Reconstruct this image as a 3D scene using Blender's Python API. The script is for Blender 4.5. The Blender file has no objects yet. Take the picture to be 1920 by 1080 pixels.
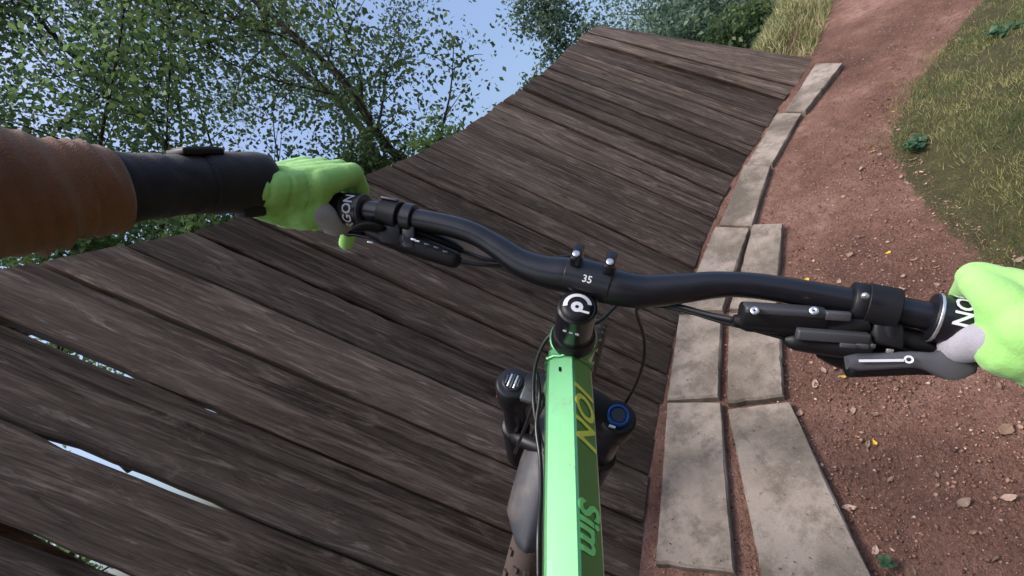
import bpy, bmesh, math, random
import numpy as np
from mathutils import Vector, Matrix, noise as mnoise

random.seed(7); rng = np.random.default_rng(7)
scene = bpy.context.scene
COL = scene.collection
R = math.radians

# ------------------------------------------------------------------ camera, sky, sun
TH, PI_ = R(44.0), R(2.5)                 # lean of the rider's view and its pitch below the horizon
EYE = np.array([0.0, 0.0, 1.6])
_u = np.array([-math.sin(TH)*math.cos(PI_), math.cos(TH)*math.cos(PI_), math.sin(PI_)])
_y = np.array([0, 0, -1.0]) - _u*(-_u[2]); _y /= np.linalg.norm(_y)
_x = np.cross(_y, _u)
CW = np.array([_x, _y, _u])               # rider axes (right, up, back) -> world
cam = bpy.data.cameras.new('camera'); camo = bpy.data.objects.new('camera', cam); COL.objects.link(camo)
cam.sensor_width = 36.0; cam.lens = 36.0*900/1920; cam.clip_start = 0.02; cam.clip_end = 4000
m = Matrix([[CW[i][j] for j in range(3)] for i in range(3)]).to_4x4()
m.translation = Vector(EYE); camo.matrix_world = m
scene.camera = camo

SUN_EL, SUN_AZ = R(67), R(-118)            # azimuth from +Y towards +X
w = bpy.data.worlds.new('World'); scene.world = w; w.use_nodes = True
nt = w.node_tree; nt.nodes.clear()
out = nt.nodes.new('ShaderNodeOutputWorld'); bg = nt.nodes.new('ShaderNodeBackground')
sky = nt.nodes.new('ShaderNodeTexSky'); sky.sky_type = 'NISHITA'; sky.sun_disc = False
sky.sun_elevation = SUN_EL; sky.sun_rotation = SUN_AZ
sky.air_density = 1.0; sky.dust_density = 8.0; sky.ozone_density = 4.5; sky.altitude = 200
bg.inputs['Strength'].default_value = 0.14
nt.links.new(sky.outputs[0], bg.inputs[0]); nt.links.new(bg.outputs[0], out.inputs[0])
sl = bpy.data.lights.new('sun', 'SUN'); sl.energy = 1.5; sl.angle = R(14); sl.color = (1, .95, .88)
so = bpy.data.objects.new('sun', sl); COL.objects.link(so)
sd = Vector((math.sin(SUN_AZ)*math.cos(SUN_EL), math.cos(SUN_AZ)*math.cos(SUN_EL), math.sin(SUN_EL)))
so.rotation_euler = sd.to_track_quat('Z', 'Y').to_euler()
scene.view_settings.view_transform = 'Standard'; scene.view_settings.look = 'None'
scene.view_settings.exposure = 1.05; scene.view_settings.gamma = 1.0
scene.view_settings.use_curve_mapping = False
scene.render.engine = 'CYCLES'
scene.cycles.use_denoising = True
scene.cycles.max_bounces = 6; scene.cycles.transparent_max_bounces = 8

# ------------------------------------------------------------------ frames
HP = 1.40                                  # eye height above the sloping path
AX = np.array([[0.846193, 0.532876, 0.0], [-0.251647, 0.399609, -0.881468], [-0.469714, 0.745892, 0.472243]])
def at(px, py, d):                         # a point d metres ahead of the rider, in the photograph's direction
    c = np.array([(px-960)/900*d, (540-py)/900*d, -d]); return EYE + CW @ c
def lean(r, u, f):                         # right, up, forward of the rider's chest
    return EYE + CW @ np.array([r, u, -f])
M_G = CW @ AX.T
def gw(x, y, z=0.0):                       # path frame (path surface is z = 0) -> world
    return EYE + M_G @ np.array([x, y, z-HP])
def gwa(p): return EYE + (np.asarray(p, float) - [0, 0, HP]) @ M_G.T
def wg(p): return (np.asarray(p, float) - EYE) @ M_G + [0, 0, HP]
GUP = M_G[:, 2].copy()
SC = HP/1.37

def smooth01(t): t = np.clip(t, 0, 1); return t*t*(3-2*t)

# ------------------------------------------------------------------ builders
def nrm(v): v = np.asarray(v, float); return v/np.linalg.norm(v)

def link(o, parent=None):
    COL.objects.link(o)
    if parent is not None: o.parent = parent
    return o

def root(name, loc, label=None, cat=None, group=None, kind=None):
    o = bpy.data.objects.new(name, None); o.location = Vector(loc); o.empty_display_size = .1; link(o)
    tag(o, label, cat, group, kind); o['org'] = [float(v) for v in loc]
    return o

def tag(o, label=None, cat=None, group=None, kind=None):
    if label: o['label'] = label
    if cat: o['category'] = cat
    if group: o['group'] = group
    if kind: o['kind'] = kind
    return o

def org_of(p):
    while p is not None:
        if 'org' in p.keys(): return np.array(p['org'])
        p = p.parent
    return np.zeros(3)

def mesh(name, verts, faces, mat=None, parent=None, smooth=True, uv=None, org=None, attr=None, sharp=None):
    """verts are world coordinates; the object's origin is its root's origin (or org)"""
    o0 = org_of(parent) if parent is not None else (np.zeros(3) if org is None else np.asarray(org, float))
    v = np.asarray(verts, float) - o0
    me = bpy.data.meshes.new(name); me.from_pydata(v.tolist(), [], [list(map(int, f)) for f in faces])
    if smooth: me.polygons.foreach_set('use_smooth', [True]*len(me.polygons))
    if mat: me.materials.append(mat)
    if uv is not None:
        ul = me.uv_layers.new(name='UVMap'); idx = np.empty(len(me.loops), int); me.loops.foreach_get('vertex_index', idx)
        ul.data.foreach_set('uv', np.asarray(uv, float)[idx].ravel())
    if attr is not None:
        for k, a in attr.items():
            at_ = me.attributes.new(k, 'FLOAT', 'POINT'); at_.data.foreach_set('value', np.asarray(a, float))
    if sharp is not None: me.set_sharp_from_angle(angle=sharp)
    me.update()
    o = bpy.data.objects.new(name, me)
    if parent is None and org is not None: o.location = Vector(o0)
    return link(o, parent)

class MB:
    def __init__(s): s.v = []; s.f = []; s.n = 0
    def add(s, vf):
        v, f = vf; v = np.asarray(v, float); s.v.append(v); s.f += [[i+s.n for i in q] for q in f]; s.n += len(v); return s
    def build(s, name, mat, parent=None, **k): return mesh(name, np.vstack(s.v), s.f, mat, parent, **k)

def catmull(pts, n):
    P = np.asarray(pts, float); m_ = len(P)
    Q = np.vstack([2*P[0]-P[1], P, 2*P[-1]-P[-2]]); o = []
    for t in np.linspace(0, m_-1, n):
        i = min(int(t), m_-2); x = t-i; a, b, c, d = Q[i:i+4]
        o.append(.5*((2*b)+(-a+c)*x+(2*a-5*b+4*c-d)*x*x+(-a+3*b-3*c+d)*x**3))
    return np.array(o)

def tube(pts, rad, seg=12, cap=True, flat=1.0, up=None, prof=None):
    P = np.asarray(pts, float); n = len(P); rad = np.broadcast_to(np.asarray(rad, float), (n,)) if np.ndim(rad) < 2 else rad
    T = np.gradient(P, axis=0); T /= np.linalg.norm(T, axis=1, keepdims=True)+1e-12
    a = np.array([0, 0, 1.0]) if up is None else np.asarray(up, float)
    if abs(a @ T[0]) > .95: a = np.array([1.0, 0, 0])
    N = a - T[0]*(a @ T[0]); N /= np.linalg.norm(N); V = []
    ang = np.arange(seg)*2*math.pi/seg
    for i in range(n):
        if up is not None: N = a - T[i]*(a @ T[i])
        else: N = N - T[i]*(N @ T[i])
        N = N/np.linalg.norm(N); Bn = np.cross(T[i], N)
        if prof is not None:
            pr = np.asarray(prof)*rad[i]; V += [P[i]+N*q[1]+Bn*q[0] for q in pr]
        else:
            V += [P[i]+rad[i]*(flat*math.cos(t)*N+math.sin(t)*Bn) for t in ang]
    if prof is not None: seg = len(prof)
    F = []
    for i in range(n-1):
        for k in range(seg):
            k2 = (k+1) % seg
            F.append([i*seg+k, i*seg+k2, (i+1)*seg+k2, (i+1)*seg+k])
    if cap: F.append(list(range(seg))[::-1]); F.append([(n-1)*seg+k for k in range(seg)])
    return np.array(V), F

def cyl(a, b, r, seg=16, bev=.0008, r2=None):
    a = np.asarray(a, float); b = np.asarray(b, float); d = b-a; L = np.linalg.norm(d); d = d/L
    r2 = r if r2 is None else r2; bev = min(bev, L*.3)
    return tube([a, a+d*bev, b-d*bev, b], [r-bev, r, r2, r2-bev], seg)

def box(c, ex, ey, ez, hx, hy, hz, bev=.002, seg=2):
    bm = bmesh.new(); bmesh.ops.create_cube(bm, size=2)
    for v in bm.verts: v.co = Vector((v.co.x*hx, v.co.y*hy, v.co.z*hz))
    if bev > 0: bmesh.ops.bevel(bm, geom=list(bm.edges), offset=bev, segments=seg, affect='EDGES', profile=.5)
    Mx = np.stack([nrm(ex), nrm(ey), nrm(ez)], 1)
    v = np.array([list(x.co) for x in bm.verts]) @ Mx.T + np.asarray(c); f = [[x.index for x in q.verts] for q in bm.faces]
    bm.free(); return v, f

def lathe(prof, c, ax, ref=None, seg=24, a0=0, a1=2*math.pi):
    ax = nrm(ax); r0 = np.array([0, 0, 1.0]) if ref is None else np.asarray(ref, float)
    if abs(nrm(r0) @ ax) > .95: r0 = np.array([1.0, 0, 0])
    e1 = nrm(r0-ax*(r0 @ ax)); e2 = np.cross(ax, e1); V = []; n = len(prof)
    full = abs(a1-a0-2*math.pi) < 1e-6; cnt = seg if full else seg+1
    for i in range(cnt):
        t = a0+(a1-a0)*i/seg
        for (r, h) in prof: V.append(np.asarray(c)+ax*h+r*(math.cos(t)*e1+math.sin(t)*e2))
    F = []
    for i in range(cnt if full else cnt-1):
        j = (i+1) % cnt
        for k in range(n-1): F.append([i*n+k, j*n+k, j*n+k+1, i*n+k+1])
    return np.array(V), F

def text_vf(s, size=1.0, shear=0.0, bold=0.0, sub=0):
    cu = bpy.data.curves.new('t', 'FONT'); cu.body = s; cu.size = size; cu.shear = shear; cu.offset = bold; cu.resolution_u = 3
    ob = bpy.data.objects.new('t', cu); COL.objects.link(ob)
    dg = bpy.context.evaluated_depsgraph_get(); me = bpy.data.meshes.new_from_object(ob.evaluated_get(dg))
    bm = bmesh.new(); bm.from_mesh(me); bmesh.ops.triangulate(bm, faces=list(bm.faces))
    if sub: bmesh.ops.subdivide_edges(bm, edges=list(bm.edges), cuts=sub, use_grid_fill=True)
    bm.verts.index_update()
    v = np.array([list(x.co) for x in bm.verts]); f = [[x.index for x in q.verts] for q in bm.faces]
    bm.free(); bpy.data.objects.remove(ob); bpy.data.curves.remove(cu); bpy.data.meshes.remove(me)
    return v, f

def remesh(mb, voxel, smooth_it=4):
    me = bpy.data.meshes.new('r'); me.from_pydata(np.vstack(mb.v).tolist(), [], mb.f)
    ob = bpy.data.objects.new('r', me); COL.objects.link(ob)
    md = ob.modifiers.new('a', 'REMESH'); md.mode = 'VOXEL'; md.voxel_size = voxel; md.use_smooth_shade = True
    if smooth_it:
        sm = ob.modifiers.new('b', 'SMOOTH'); sm.iterations = smooth_it; sm.factor = .5
    dg = bpy.context.evaluated_depsgraph_get(); r = bpy.data.meshes.new_from_object(ob.evaluated_get(dg))
    v = np.empty(len(r.vertices)*3); r.vertices.foreach_get('co', v); v = v.reshape(-1, 3)
    f = [list(p.vertices) for p in r.polygons]
    bpy.data.objects.remove(ob); bpy.data.meshes.remove(me); bpy.data.meshes.remove(r)
    return v, f

def capsule(a, b, ra, rb, seg=14):
    a = np.asarray(a, float); b = np.asarray(b, float); d = b-a; L = np.linalg.norm(d); d = d/max(L, 1e-9)
    P = []; rr = []
    for t in (-80, -55, -30, 0): P.append(a+d*ra*math.sin(R(t))); rr.append(ra*math.cos(R(t)))
    for t in (0, 30, 55, 80): P.append(b+d*rb*math.sin(R(t))); rr.append(rb*math.cos(R(t)))
    P = np.array(P); 
    ref = np.array([.3, .5, .8]); N = nrm(ref-d*(ref @ d)); Bn = np.cross(d, N); V = []
    for p, r in zip(P, rr): V += [p+r*(math.cos(k*2*math.pi/seg)*N+math.sin(k*2*math.pi/seg)*Bn) for k in range(seg)]
    F = []
    for i in range(len(P)-1):
        for k in range(seg): F.append([i*seg+k, i*seg+(k+1) % seg, (i+1)*seg+(k+1) % seg, (i+1)*seg+k])
    F.append(list(range(seg))[::-1]); F.append([(len(P)-1)*seg+k for k in range(seg)])
    return np.array(V), F

# ------------------------------------------------------------------ materials
def mat(name, color, rough=.6, metal=0.0, spec=.5, coat=0.0, sheen=0.0):
    m = bpy.data.materials.new(name); m.use_nodes = True; b = m.node_tree.nodes['Principled BSDF']
    b.inputs['Base Color'].default_value = (*color, 1); b.inputs['Roughness'].default_value = rough
    b.inputs['Metallic'].default_value = metal; b.inputs['Specular IOR Level'].default_value = spec
    b.inputs['Coat Weight'].default_value = coat; b.inputs['Coat Roughness'].default_value = .12
    b.inputs['Sheen Weight'].default_value = sheen
    return m
class NT:
    def __init__(s, m): s.t = m.node_tree; s.b = s.t.nodes['Principled BSDF']
    def n(s, ty, **k):
        x = s.t.nodes.new(ty)
        for a, v in k.items():
            if a.startswith('i_'): x.inputs[a[2:].replace('_', ' ')].default_value = v
            else: setattr(x, a, v)
        return x
    def l(s, a, b): s.t.links.new(a, b)
    def noise(s, vec, scale, detail=4, rough=.6, dist=0):
        x = s.n('ShaderNodeTexNoise'); x.inputs['Scale'].default_value = scale; x.inputs['Detail'].default_value = detail
        x.inputs['Roughness'].default_value = rough; x.inputs['Distortion'].default_value = dist
        if vec is not None: s.l(vec, x.inputs['Vector'])
        return x.outputs['Fac']
    def ramp(s, fac, stops):
        x = s.n('ShaderNodeValToRGB'); e = x.color_ramp.elements
        while len(e) < len(stops): e.new(.5)
        for k, (p, c) in enumerate(stops): e[k].position = p; e[k].color = (*c, 1) if len(c) == 3 else c
        s.l(fac, x.inputs['Fac']); return x.outputs['Color']
    def mix(s, fac, a, b, mode='MIX'):
        x = s.n('ShaderNodeMix'); x.data_type = 'RGBA'; x.blend_type = mode
        for sock, v in ((x.inputs[0], fac), (x.inputs[6], a), (x.inputs[7], b)):
            if isinstance(v, (int, float)): sock.default_value = v
            elif isinstance(v, tuple): sock.default_value = (*v, 1)
            else: s.l(v, sock)
        return x.outputs[2]
    def mapping(s, vec, scale, loc=None):
        x = s.n('ShaderNodeMapping'); x.inputs['Scale'].default_value = scale; s.l(vec, x.inputs['Vector'])
        if loc is not None: s.l(loc, x.inputs['Location'])
        return x.outputs[0]
    def math(s, op, a, b=0.0):
        x = s.n('ShaderNodeMath'); x.operation = op
        for i, v in enumerate((a, b)):
            if isinstance(v, (int, float)): x.inputs[i].default_value = v
            else: s.l(v, x.inputs[i])
        return x.outputs[0]
    def bump(s, h, strength, dist=.01):
        x = s.n('ShaderNodeBump'); x.inputs['Strength'].default_value = strength; x.inputs['Distance'].default_value = dist
        s.l(h, x.inputs['Height']); s.l(x.outputs[0], s.b.inputs['Normal']); return x

def wood_mat():
    m = mat('weathered_plank', (.1, .08, .07), .72, spec=.14); g = NT(m)
    uv = g.n('ShaderNodeUVMap').outputs[0]; oi = g.n('ShaderNodeObjectInfo')
    off = g.n('ShaderNodeCombineXYZ'); g.l(g.math('MULTIPLY', oi.outputs['Random'], 37.0), off.inputs[0]); g.l(g.math('MULTIPLY', oi.outputs['Random'], 91.0), off.inputs[1])
    grain = g.noise(g.mapping(uv, (1.1, 62, 1), off.outputs[0]), 1.0, 7, .7, .5)
    fine = g.noise(g.mapping(uv, (9, 260, 1), off.outputs[0]), 1.0, 4, .7)
    blot = g.noise(g.mapping(uv, (3.0, 9, 1), off.outputs[0]), 1.0, 5, .6)
    scuff = g.noise(g.mapping(uv, (5.5, 46, 1), off.outputs[0]), 1.0, 5, .72, .8)
    big = g.noise(g.mapping(uv, (1.1, 4.5, 1), off.outputs[0]), 1.0, 3, .5)
    c = g.ramp(grain, [(.33, (.028, .020, .0155)), (.5, (.108, .079, .062)), (.66, (.25, .195, .160))])
    c = g.mix(g.math('MULTIPLY', g.ramp(blot, [(.42, (0, 0, 0)), (.7, (1, 1, 1))]), .6), c, (.070, .053, .042), 'MIX')
    c = g.mix(g.math('MULTIPLY', g.ramp(big, [(.42, (0, 0, 0)), (.62, (1, 1, 1))]), .65), c, (.20, .155, .126))
    worn = g.noise(g.mapping(uv, (4.0, 24, 1), off.outputs[0]), 1.0, 6, .7, 1.2)
    c = g.mix(g.math('MULTIPLY', g.ramp(worn, [(.51, (0, 0, 0)), (.64, (1, 1, 1))]), .7), c, (.30, .24, .195))
    c = g.mix(g.math('MULTIPLY', g.ramp(worn, [(.30, (1, 1, 1)), (.42, (0, 0, 0))]), .6), c, (.035, .026, .021))
    vk = g.n('ShaderNodeTexVoronoi'); vk.inputs['Scale'].default_value = 1.0; g.l(g.mapping(uv, (2.3, 7.0, 1), off.outputs[0]), vk.inputs['Vector'])
    c = g.mix(g.math('MULTIPLY', g.ramp(vk.outputs['Distance'], [(.035, (1, 1, 1)), (.09, (0, 0, 0))]), .75), c, (.028, .020, .016))
    sc = g.math('MULTIPLY', g.ramp(scuff, [(.56, (0, 0, 0)), (.68, (1, 1, 1))]), g.ramp(big, [(.38, (0, 0, 0)), (.58, (1, 1, 1))]))
    c = g.mix(g.math('MULTIPLY', sc, .75), c, (.50, .41, .345))
    tone = g.math('ADD', g.math('MULTIPLY', oi.outputs['Random'], .75), .68)
    tn = g.n('ShaderNodeCombineColor'); [g.l(tone, tn.inputs[i]) for i in range(3)]
    c = g.mix(1.0, c, tn.outputs[0], 'MULTIPLY'); c = g.mix(1.0, c, (.88, .83, .79), 'MULTIPLY')
    fine_tone = g.ramp(fine, [(.3, (.55, .55, .55)), (.62, (1.15, 1.15, 1.15))]); c = g.mix(1.0, c, fine_tone, 'MULTIPLY')  # fine grain noise varies the wood tone
    g.l(c, g.b.inputs['Base Color'])
    g.l(g.math('ADD', g.math('MULTIPLY', blot, .3), .55), g.b.inputs['Roughness'])
    g.bump(g.math('ADD', g.math('MULTIPLY', grain, .8), g.math('MULTIPLY', fine, .6)), .8, .009)
    return m
WOOD = wood_mat()

def soil_mat():
    m = mat('soil', (.2, .1, .08), .92, spec=.2); g = NT(m)
    co = g.n('ShaderNodeTexCoord').outputs['Object']
    a = g.noise(co, 2.2, 6, .62, .3); b = g.noise(co, 18, 6, .7); c_ = g.noise(co, 95, 4, .7)
    c = g.ramp(a, [(.32, (.105, .054, .041)), (.5, (.235, .122, .090)), (.68, (.41, .245, .195))])
    c = g.mix(g.ramp(b, [(.38, (0, 0, 0)), (.62, (1, 1, 1))]), c, g.ramp(a, [(.3, (.11, .056, .042)), (.7, (.26, .138, .10))]))
    c = g.mix(g.math('MULTIPLY', g.ramp(c_, [(.56, (0, 0, 0)), (.68, (1, 1, 1))]), .5), c, (.34, .24, .21))
    c = g.mix(g.math('MULTIPLY', g.ramp(c_, [(.30, (1, 1, 1)), (.42, (0, 0, 0))]), .6), c, (.05, .028, .024))
    at_ = g.n('ShaderNodeAttribute'); at_.attribute_name = 'turf'
    gn = g.math('ADD', at_.outputs['Fac'], g.math('MULTIPLY', g.math('SUBTRACT', b, .5), .9))
    turf = g.ramp(b, [(.3, (.055, .048, .024)), (.55, (.085, .082, .034)), (.75, (.15, .125, .062))])
    c = g.mix(g.ramp(gn, [(.4, (0, 0, 0)), (.6, (1, 1, 1))]), c, turf)
    g.l(c, g.b.inputs['Base Color'])
    g.bump(g.math('ADD', g.math('MULTIPLY', b, 1.0), g.math('MULTIPLY', c_, .6)), 1.0, .045)
    return m
SOIL = soil_mat()

def concrete_mat():
    m = mat('concrete', (.36, .33, .30), .85, spec=.25); g = NT(m)
    co = g.n('ShaderNodeTexCoord').outputs['Object']; oi = g.n('ShaderNodeObjectInfo')
    off = g.n('ShaderNodeCombineXYZ'); [g.l(g.math('MULTIPLY', oi.outputs['Random'], 40.0+20*i), off.inputs[i]) for i in range(3)]
    v = g.mapping(co, (1, 1, 1), off.outputs[0])
    a = g.noise(v, 3.6, 5, .55, .4); b = g.noise(v, 14, 6, .7); c_ = g.noise(v, 160, 3, .7)
    c = g.ramp(a, [(.36, (.10, .082, .066)), (.47, (.175, .146, .12)), (.56, (.24, .20, .168)), (.7, (.28, .238, .203))])
    c = g.mix(g.math('MULTIPLY', g.ramp(b, [(.46, (0, 0, 0)), (.62, (1, 1, 1))]), .7), c, (.095, .078, .062))
    c = g.mix(g.math('MULTIPLY', g.ramp(c_, [(.58, (0, 0, 0)), (.7, (1, 1, 1))]), .4), c, (.36, .31, .275))
    c = g.mix(g.math('MULTIPLY', g.ramp(c_, [(.3, (1, 1, 1)), (.4, (0, 0, 0))]), .5), c, (.12, .10, .085))
    g.l(c, g.b.inputs['Base Color']); g.bump(g.math('ADD', b, c_), .35, .004)
    return m
CONC = concrete_mat()

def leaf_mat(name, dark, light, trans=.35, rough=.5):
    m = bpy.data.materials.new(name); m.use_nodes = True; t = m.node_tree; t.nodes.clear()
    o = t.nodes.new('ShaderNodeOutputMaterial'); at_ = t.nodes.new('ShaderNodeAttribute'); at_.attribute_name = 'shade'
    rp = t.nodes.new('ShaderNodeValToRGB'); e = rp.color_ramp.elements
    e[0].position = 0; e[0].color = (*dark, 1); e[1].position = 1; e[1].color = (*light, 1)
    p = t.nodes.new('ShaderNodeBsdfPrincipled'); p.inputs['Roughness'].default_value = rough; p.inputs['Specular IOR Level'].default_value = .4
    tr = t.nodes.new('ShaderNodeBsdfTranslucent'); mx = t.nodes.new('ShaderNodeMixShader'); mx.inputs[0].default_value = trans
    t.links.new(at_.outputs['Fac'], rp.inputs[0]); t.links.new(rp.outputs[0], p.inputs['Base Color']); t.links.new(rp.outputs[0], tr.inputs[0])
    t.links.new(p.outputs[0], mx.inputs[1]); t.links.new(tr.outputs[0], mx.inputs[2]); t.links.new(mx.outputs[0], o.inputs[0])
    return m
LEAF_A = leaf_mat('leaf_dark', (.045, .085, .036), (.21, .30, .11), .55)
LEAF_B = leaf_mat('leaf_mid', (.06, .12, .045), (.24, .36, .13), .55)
LEAF_C = leaf_mat('leaf_haze_tint', (.045, .085, .062), (.16, .24, .15), .5)  # bluish haze of the farther trees mixed into their leaf colour
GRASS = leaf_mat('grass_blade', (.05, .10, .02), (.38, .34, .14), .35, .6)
GRASS2 = leaf_mat('pale_grass_blade', (.09, .12, .03), (.42, .38, .19), .3, .6)
def bark_mat():
    m = mat('bark', (.05, .04, .035), .9, spec=.2); g = NT(m); co = g.n('ShaderNodeTexCoord').outputs['Object']
    a = g.noise(g.mapping(co, (22, 22, 5)), 1, 5, .7); g.l(g.ramp(a, [(.35, (.02, .017, .014)), (.7, (.085, .07, .058))]), g.b.inputs['Base Color']); g.bump(a, .8, .02); return m
BARK = bark_mat()

def fabric(name, c1, c2, scale=40, bump=.3, rough=.85, sheen=.15, wscale=700):
    m = mat(name, c1, rough, spec=.25, sheen=sheen); g = NT(m); co = g.n('ShaderNodeTexCoord').outputs['Object']
    a = g.noise(co, scale, 4, .6); wv = g.noise(co, wscale, 2, .5)
    g.l(g.mix(g.ramp(a, [(.35, (0, 0, 0)), (.65, (1, 1, 1))]), c1, c2), g.b.inputs['Base Color'])
    g.bump(g.math('ADD', a, g.math('MULTIPLY', wv, .6)), bump, .004); return m
GLOVE = fabric('glove_green', (.25, .52, .14), (.30, .59, .18), 26, .22, wscale=520)
GLOVE_GREY = fabric('glove_grey', (.26, .25, .29), (.33, .32, .36), 40, .25)
JERSEY = fabric('jersey_brown', (.145, .070, .043), (.205, .102, .063), 22, .45, .9, .2)
NAVY = fabric('undersleeve_navy', (.010, .010, .018), (.018, .017, .028), 30, .25, .7)
BLACKF = fabric('strap_black', (.006, .006, .010), (.011, .011, .016), 40, .3, .65)
SHORTS = fabric('shorts_dark', (.02, .02, .022), (.035, .035, .035), 30, .3)
SKIN = mat('skin', (.42, .24, .16), .55)

def metal_mat(name, c, rough, metal=.0, spec=.5, coat=0, wear=.15):
    m = mat(name, c, rough, metal, spec, coat); g = NT(m); co = g.n('ShaderNodeTexCoord').outputs['Object']
    a = g.noise(co, 60, 5, .7); g.l(g.math('ADD', g.math('MULTIPLY', a, wear), rough-wear*.5), g.b.inputs['Roughness'])
    b = g.noise(co, 220, 4, .75)
    g.l(g.mix(g.math('MULTIPLY', g.ramp(b, [(.66, (0, 0, 0)), (.74, (1, 1, 1))]), .35), c, tuple(min(1, x*2.0+.05) for x in c)), g.b.inputs['Base Color'])
    return m
BLACK = metal_mat('black_anodised', (.006, .006, .009), .30, .0, .5)
BLACKM = metal_mat('black_matt', (.006, .006, .008), .48, 0, .3)
GREYP = metal_mat('grey_plastic', (.045, .047, .055), .45)
LEVERG = metal_mat('lever_grey', (.075, .075, .085), .38, .2)
SILVER = metal_mat('silver', (.7, .7, .72), .3, .9)
BLUE = metal_mat('blue_anodised', (.008, .06, .26), .35, .5)
WHITE = mat('white_print', (.55, .55, .60), .5)
GREEN = metal_mat('green_frame_paint', (.125, .42, .165), .34, .8, .5, 1.0, .10); GREEN.node_tree.nodes['Principled BSDF'].inputs['Coat Roughness'].default_value = .30
_g = NT(GREEN); _co = _g.n('ShaderNodeTexCoord').outputs['Object']; _a = _g.noise(_co, 38, 7, .75); _b = _g.noise(_co, 420, 3, .6)
_m = _g.math('MULTIPLY', _g.ramp(_a, [(.50, (0, 0, 0)), (.72, (1, 1, 1))]), _g.ramp(_b, [(.45, (0, 0, 0)), (.65, (1, 1, 1))]))
_g.l(_g.mix(_g.math('MULTIPLY', _m, .6), (.125, .42, .165), (.14, .11, .08)), _g.b.inputs['Base Color']); _g.l(_g.math('SUBTRACT', .8, _g.math('MULTIPLY', _m, .7)), _g.b.inputs['Metallic'])
OLIVE = mat('olive_print', (.78, .85, .12), .4, coat=.4)
LIME = mat('lime_print', (.25, .90, .28), .4, coat=.4)
RUBBER = metal_mat('muddy_rubber', (.05, .034, .028), .85)
MUDG = metal_mat('mudguard_plastic', (.035, .037, .046), .55, 0, .35, 0, .2)
_g = NT(MUDG); _co = _g.n('ShaderNodeTexCoord').outputs['Object']; _a = _g.noise(_co, 26, 6, .7)
_g.l(_g.mix(_g.math('MULTIPLY', _g.ramp(_a, [(.46, (0, 0, 0)), (.66, (1, 1, 1))]), .8), (.035, .037, .046), (.085, .07, .062)), _g.b.inputs['Base Color'])
CABLE = metal_mat('cable_housing', (.012, .012, .014), .35)
RED = mat('red_print', (.5, .03, .03), .5)

# ------------------------------------------------------------------ ride wall, tables in the path frame
BT_S = np.array([-1.30, -.85, -0.525, -0.206, 0.113, 0.432, 0.751, 1.07, 1.39, 1.709, 2.028, 2.347, 2.666, 2.985, 3.304, 3.624])*SC
BB = np.array([[-.80, -.36], [-.60, .03], [-0.426, 0.327], [-0.243, 0.588], [-0.056, 0.845], [0.137, 1.097], [0.339, 1.339], [0.554, 1.571], [0.78, 1.79], [1.02, 1.996], [1.271, 2.19], [1.534, 2.374], [1.805, 2.548], [2.081, 2.717], [2.359, 2.884], [2.633, 3.052]])*SC
TT = np.array([[-1.85, .56, 2.15], [-1.54, .70, 1.92], [-1.306, 0.838, 1.741], [-1.073, 0.982, 1.566], [-0.842, 1.15, 1.417], [-0.616, 1.335, 1.293], [-0.394, 1.532, 1.191], [-0.176, 1.738, 1.109], [0.042, 1.951, 1.047], [0.262, 2.169, 1.002], [0.484, 2.393, 0.97], [0.709, 2.622, 0.95], [0.933, 2.858, 0.935], [1.152, 3.1, 0.921], [1.356, 3.35, 0.899], [1.533, 3.603, 0.858]])*SC
def interp_tab(tab, s):
    k = np.interp(s, BT_S, np.arange(len(BT_S))); n = len(tab)
    Q = np.vstack([2*tab[0]-tab[1], tab, 2*tab[-1]-tab[-2]]); i = min(int(k), n-2); x = k-i; a, b, c, d = Q[i:i+4]
    return .5*((2*b)+(-a+c)*x+(2*a-5*b+4*c-d)*x*x+(-a+3*b-3*c+d)*x**3)
def base_pt(s): p = interp_tab(BB, s); return np.array([p[0], p[1], 0.0])
def top_pt(s): return interp_tab(TT, s)

# ------------------------------------------------------------------ ground
_bl = np.array([base_pt(s)[:2] for s in np.linspace(BT_S[0], BT_S[-1], 60)])
_d0 = nrm(_bl[0]-_bl[1]); _d1 = nrm(_bl[-1]-_bl[-2])
BLINE = np.vstack([_bl[0]+_d0*8, _bl[0]+_d0*3, _bl, _bl[-1]+np.array([.42, .32]), _bl[-1]+np.array([.90, .74]), _bl[-1]+np.array([2.6, 2.2]), _bl[-1]+np.array([9, 8])])
def out_dist(P):                           # signed distance behind (+) or in front (-) of the wall's foot line
    P = np.atleast_2d(P); best = np.full(len(P), 1e9); sg = np.zeros(len(P))
    for a, b in zip(BLINE[:-1], BLINE[1:]):
        d = b-a; t = np.clip(((P-a) @ d)/(d @ d), 0, 1); q = P-(a+t[:, None]*d); L = np.linalg.norm(q, axis=1)
        s_ = np.sign(d[0]*(P[:, 1]-a[1])-d[1]*(P[:, 0]-a[0])); u = L < best; best[u] = L[u]; sg[u] = s_[u]
    return best*sg
GRASS_EDGE = np.array([(1.0, -2.0), (1.12, .2), (1.26, .87), (1.30, .99), (1.40, 1.21), (1.6, 1.54), (1.9, 1.87), (2.27, 2.08), (2.7, 2.27), (3.18, 2.46), (4.2, 2.9), (6, 3.6)])*SC
def grass_dist(P):                         # + inside the grass island to the right of the path
    P = np.atleast_2d(P); best = np.full(len(P), 1e9); sg = np.zeros(len(P))
    for a, b in zip(GRASS_EDGE[:-1], GRASS_EDGE[1:]):
        d = b-a; t = np.clip(((P-a) @ d)/(d @ d), 0, 1); q = P-(a+t[:, None]*d); L = np.linalg.norm(q, axis=1)
        s_ = -np.sign(d[0]*(P[:, 1]-a[1])-d[1]*(P[:, 0]-a[0])); u = L < best; best[u] = L[u]; sg[u] = s_[u]
    return best*sg
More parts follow.
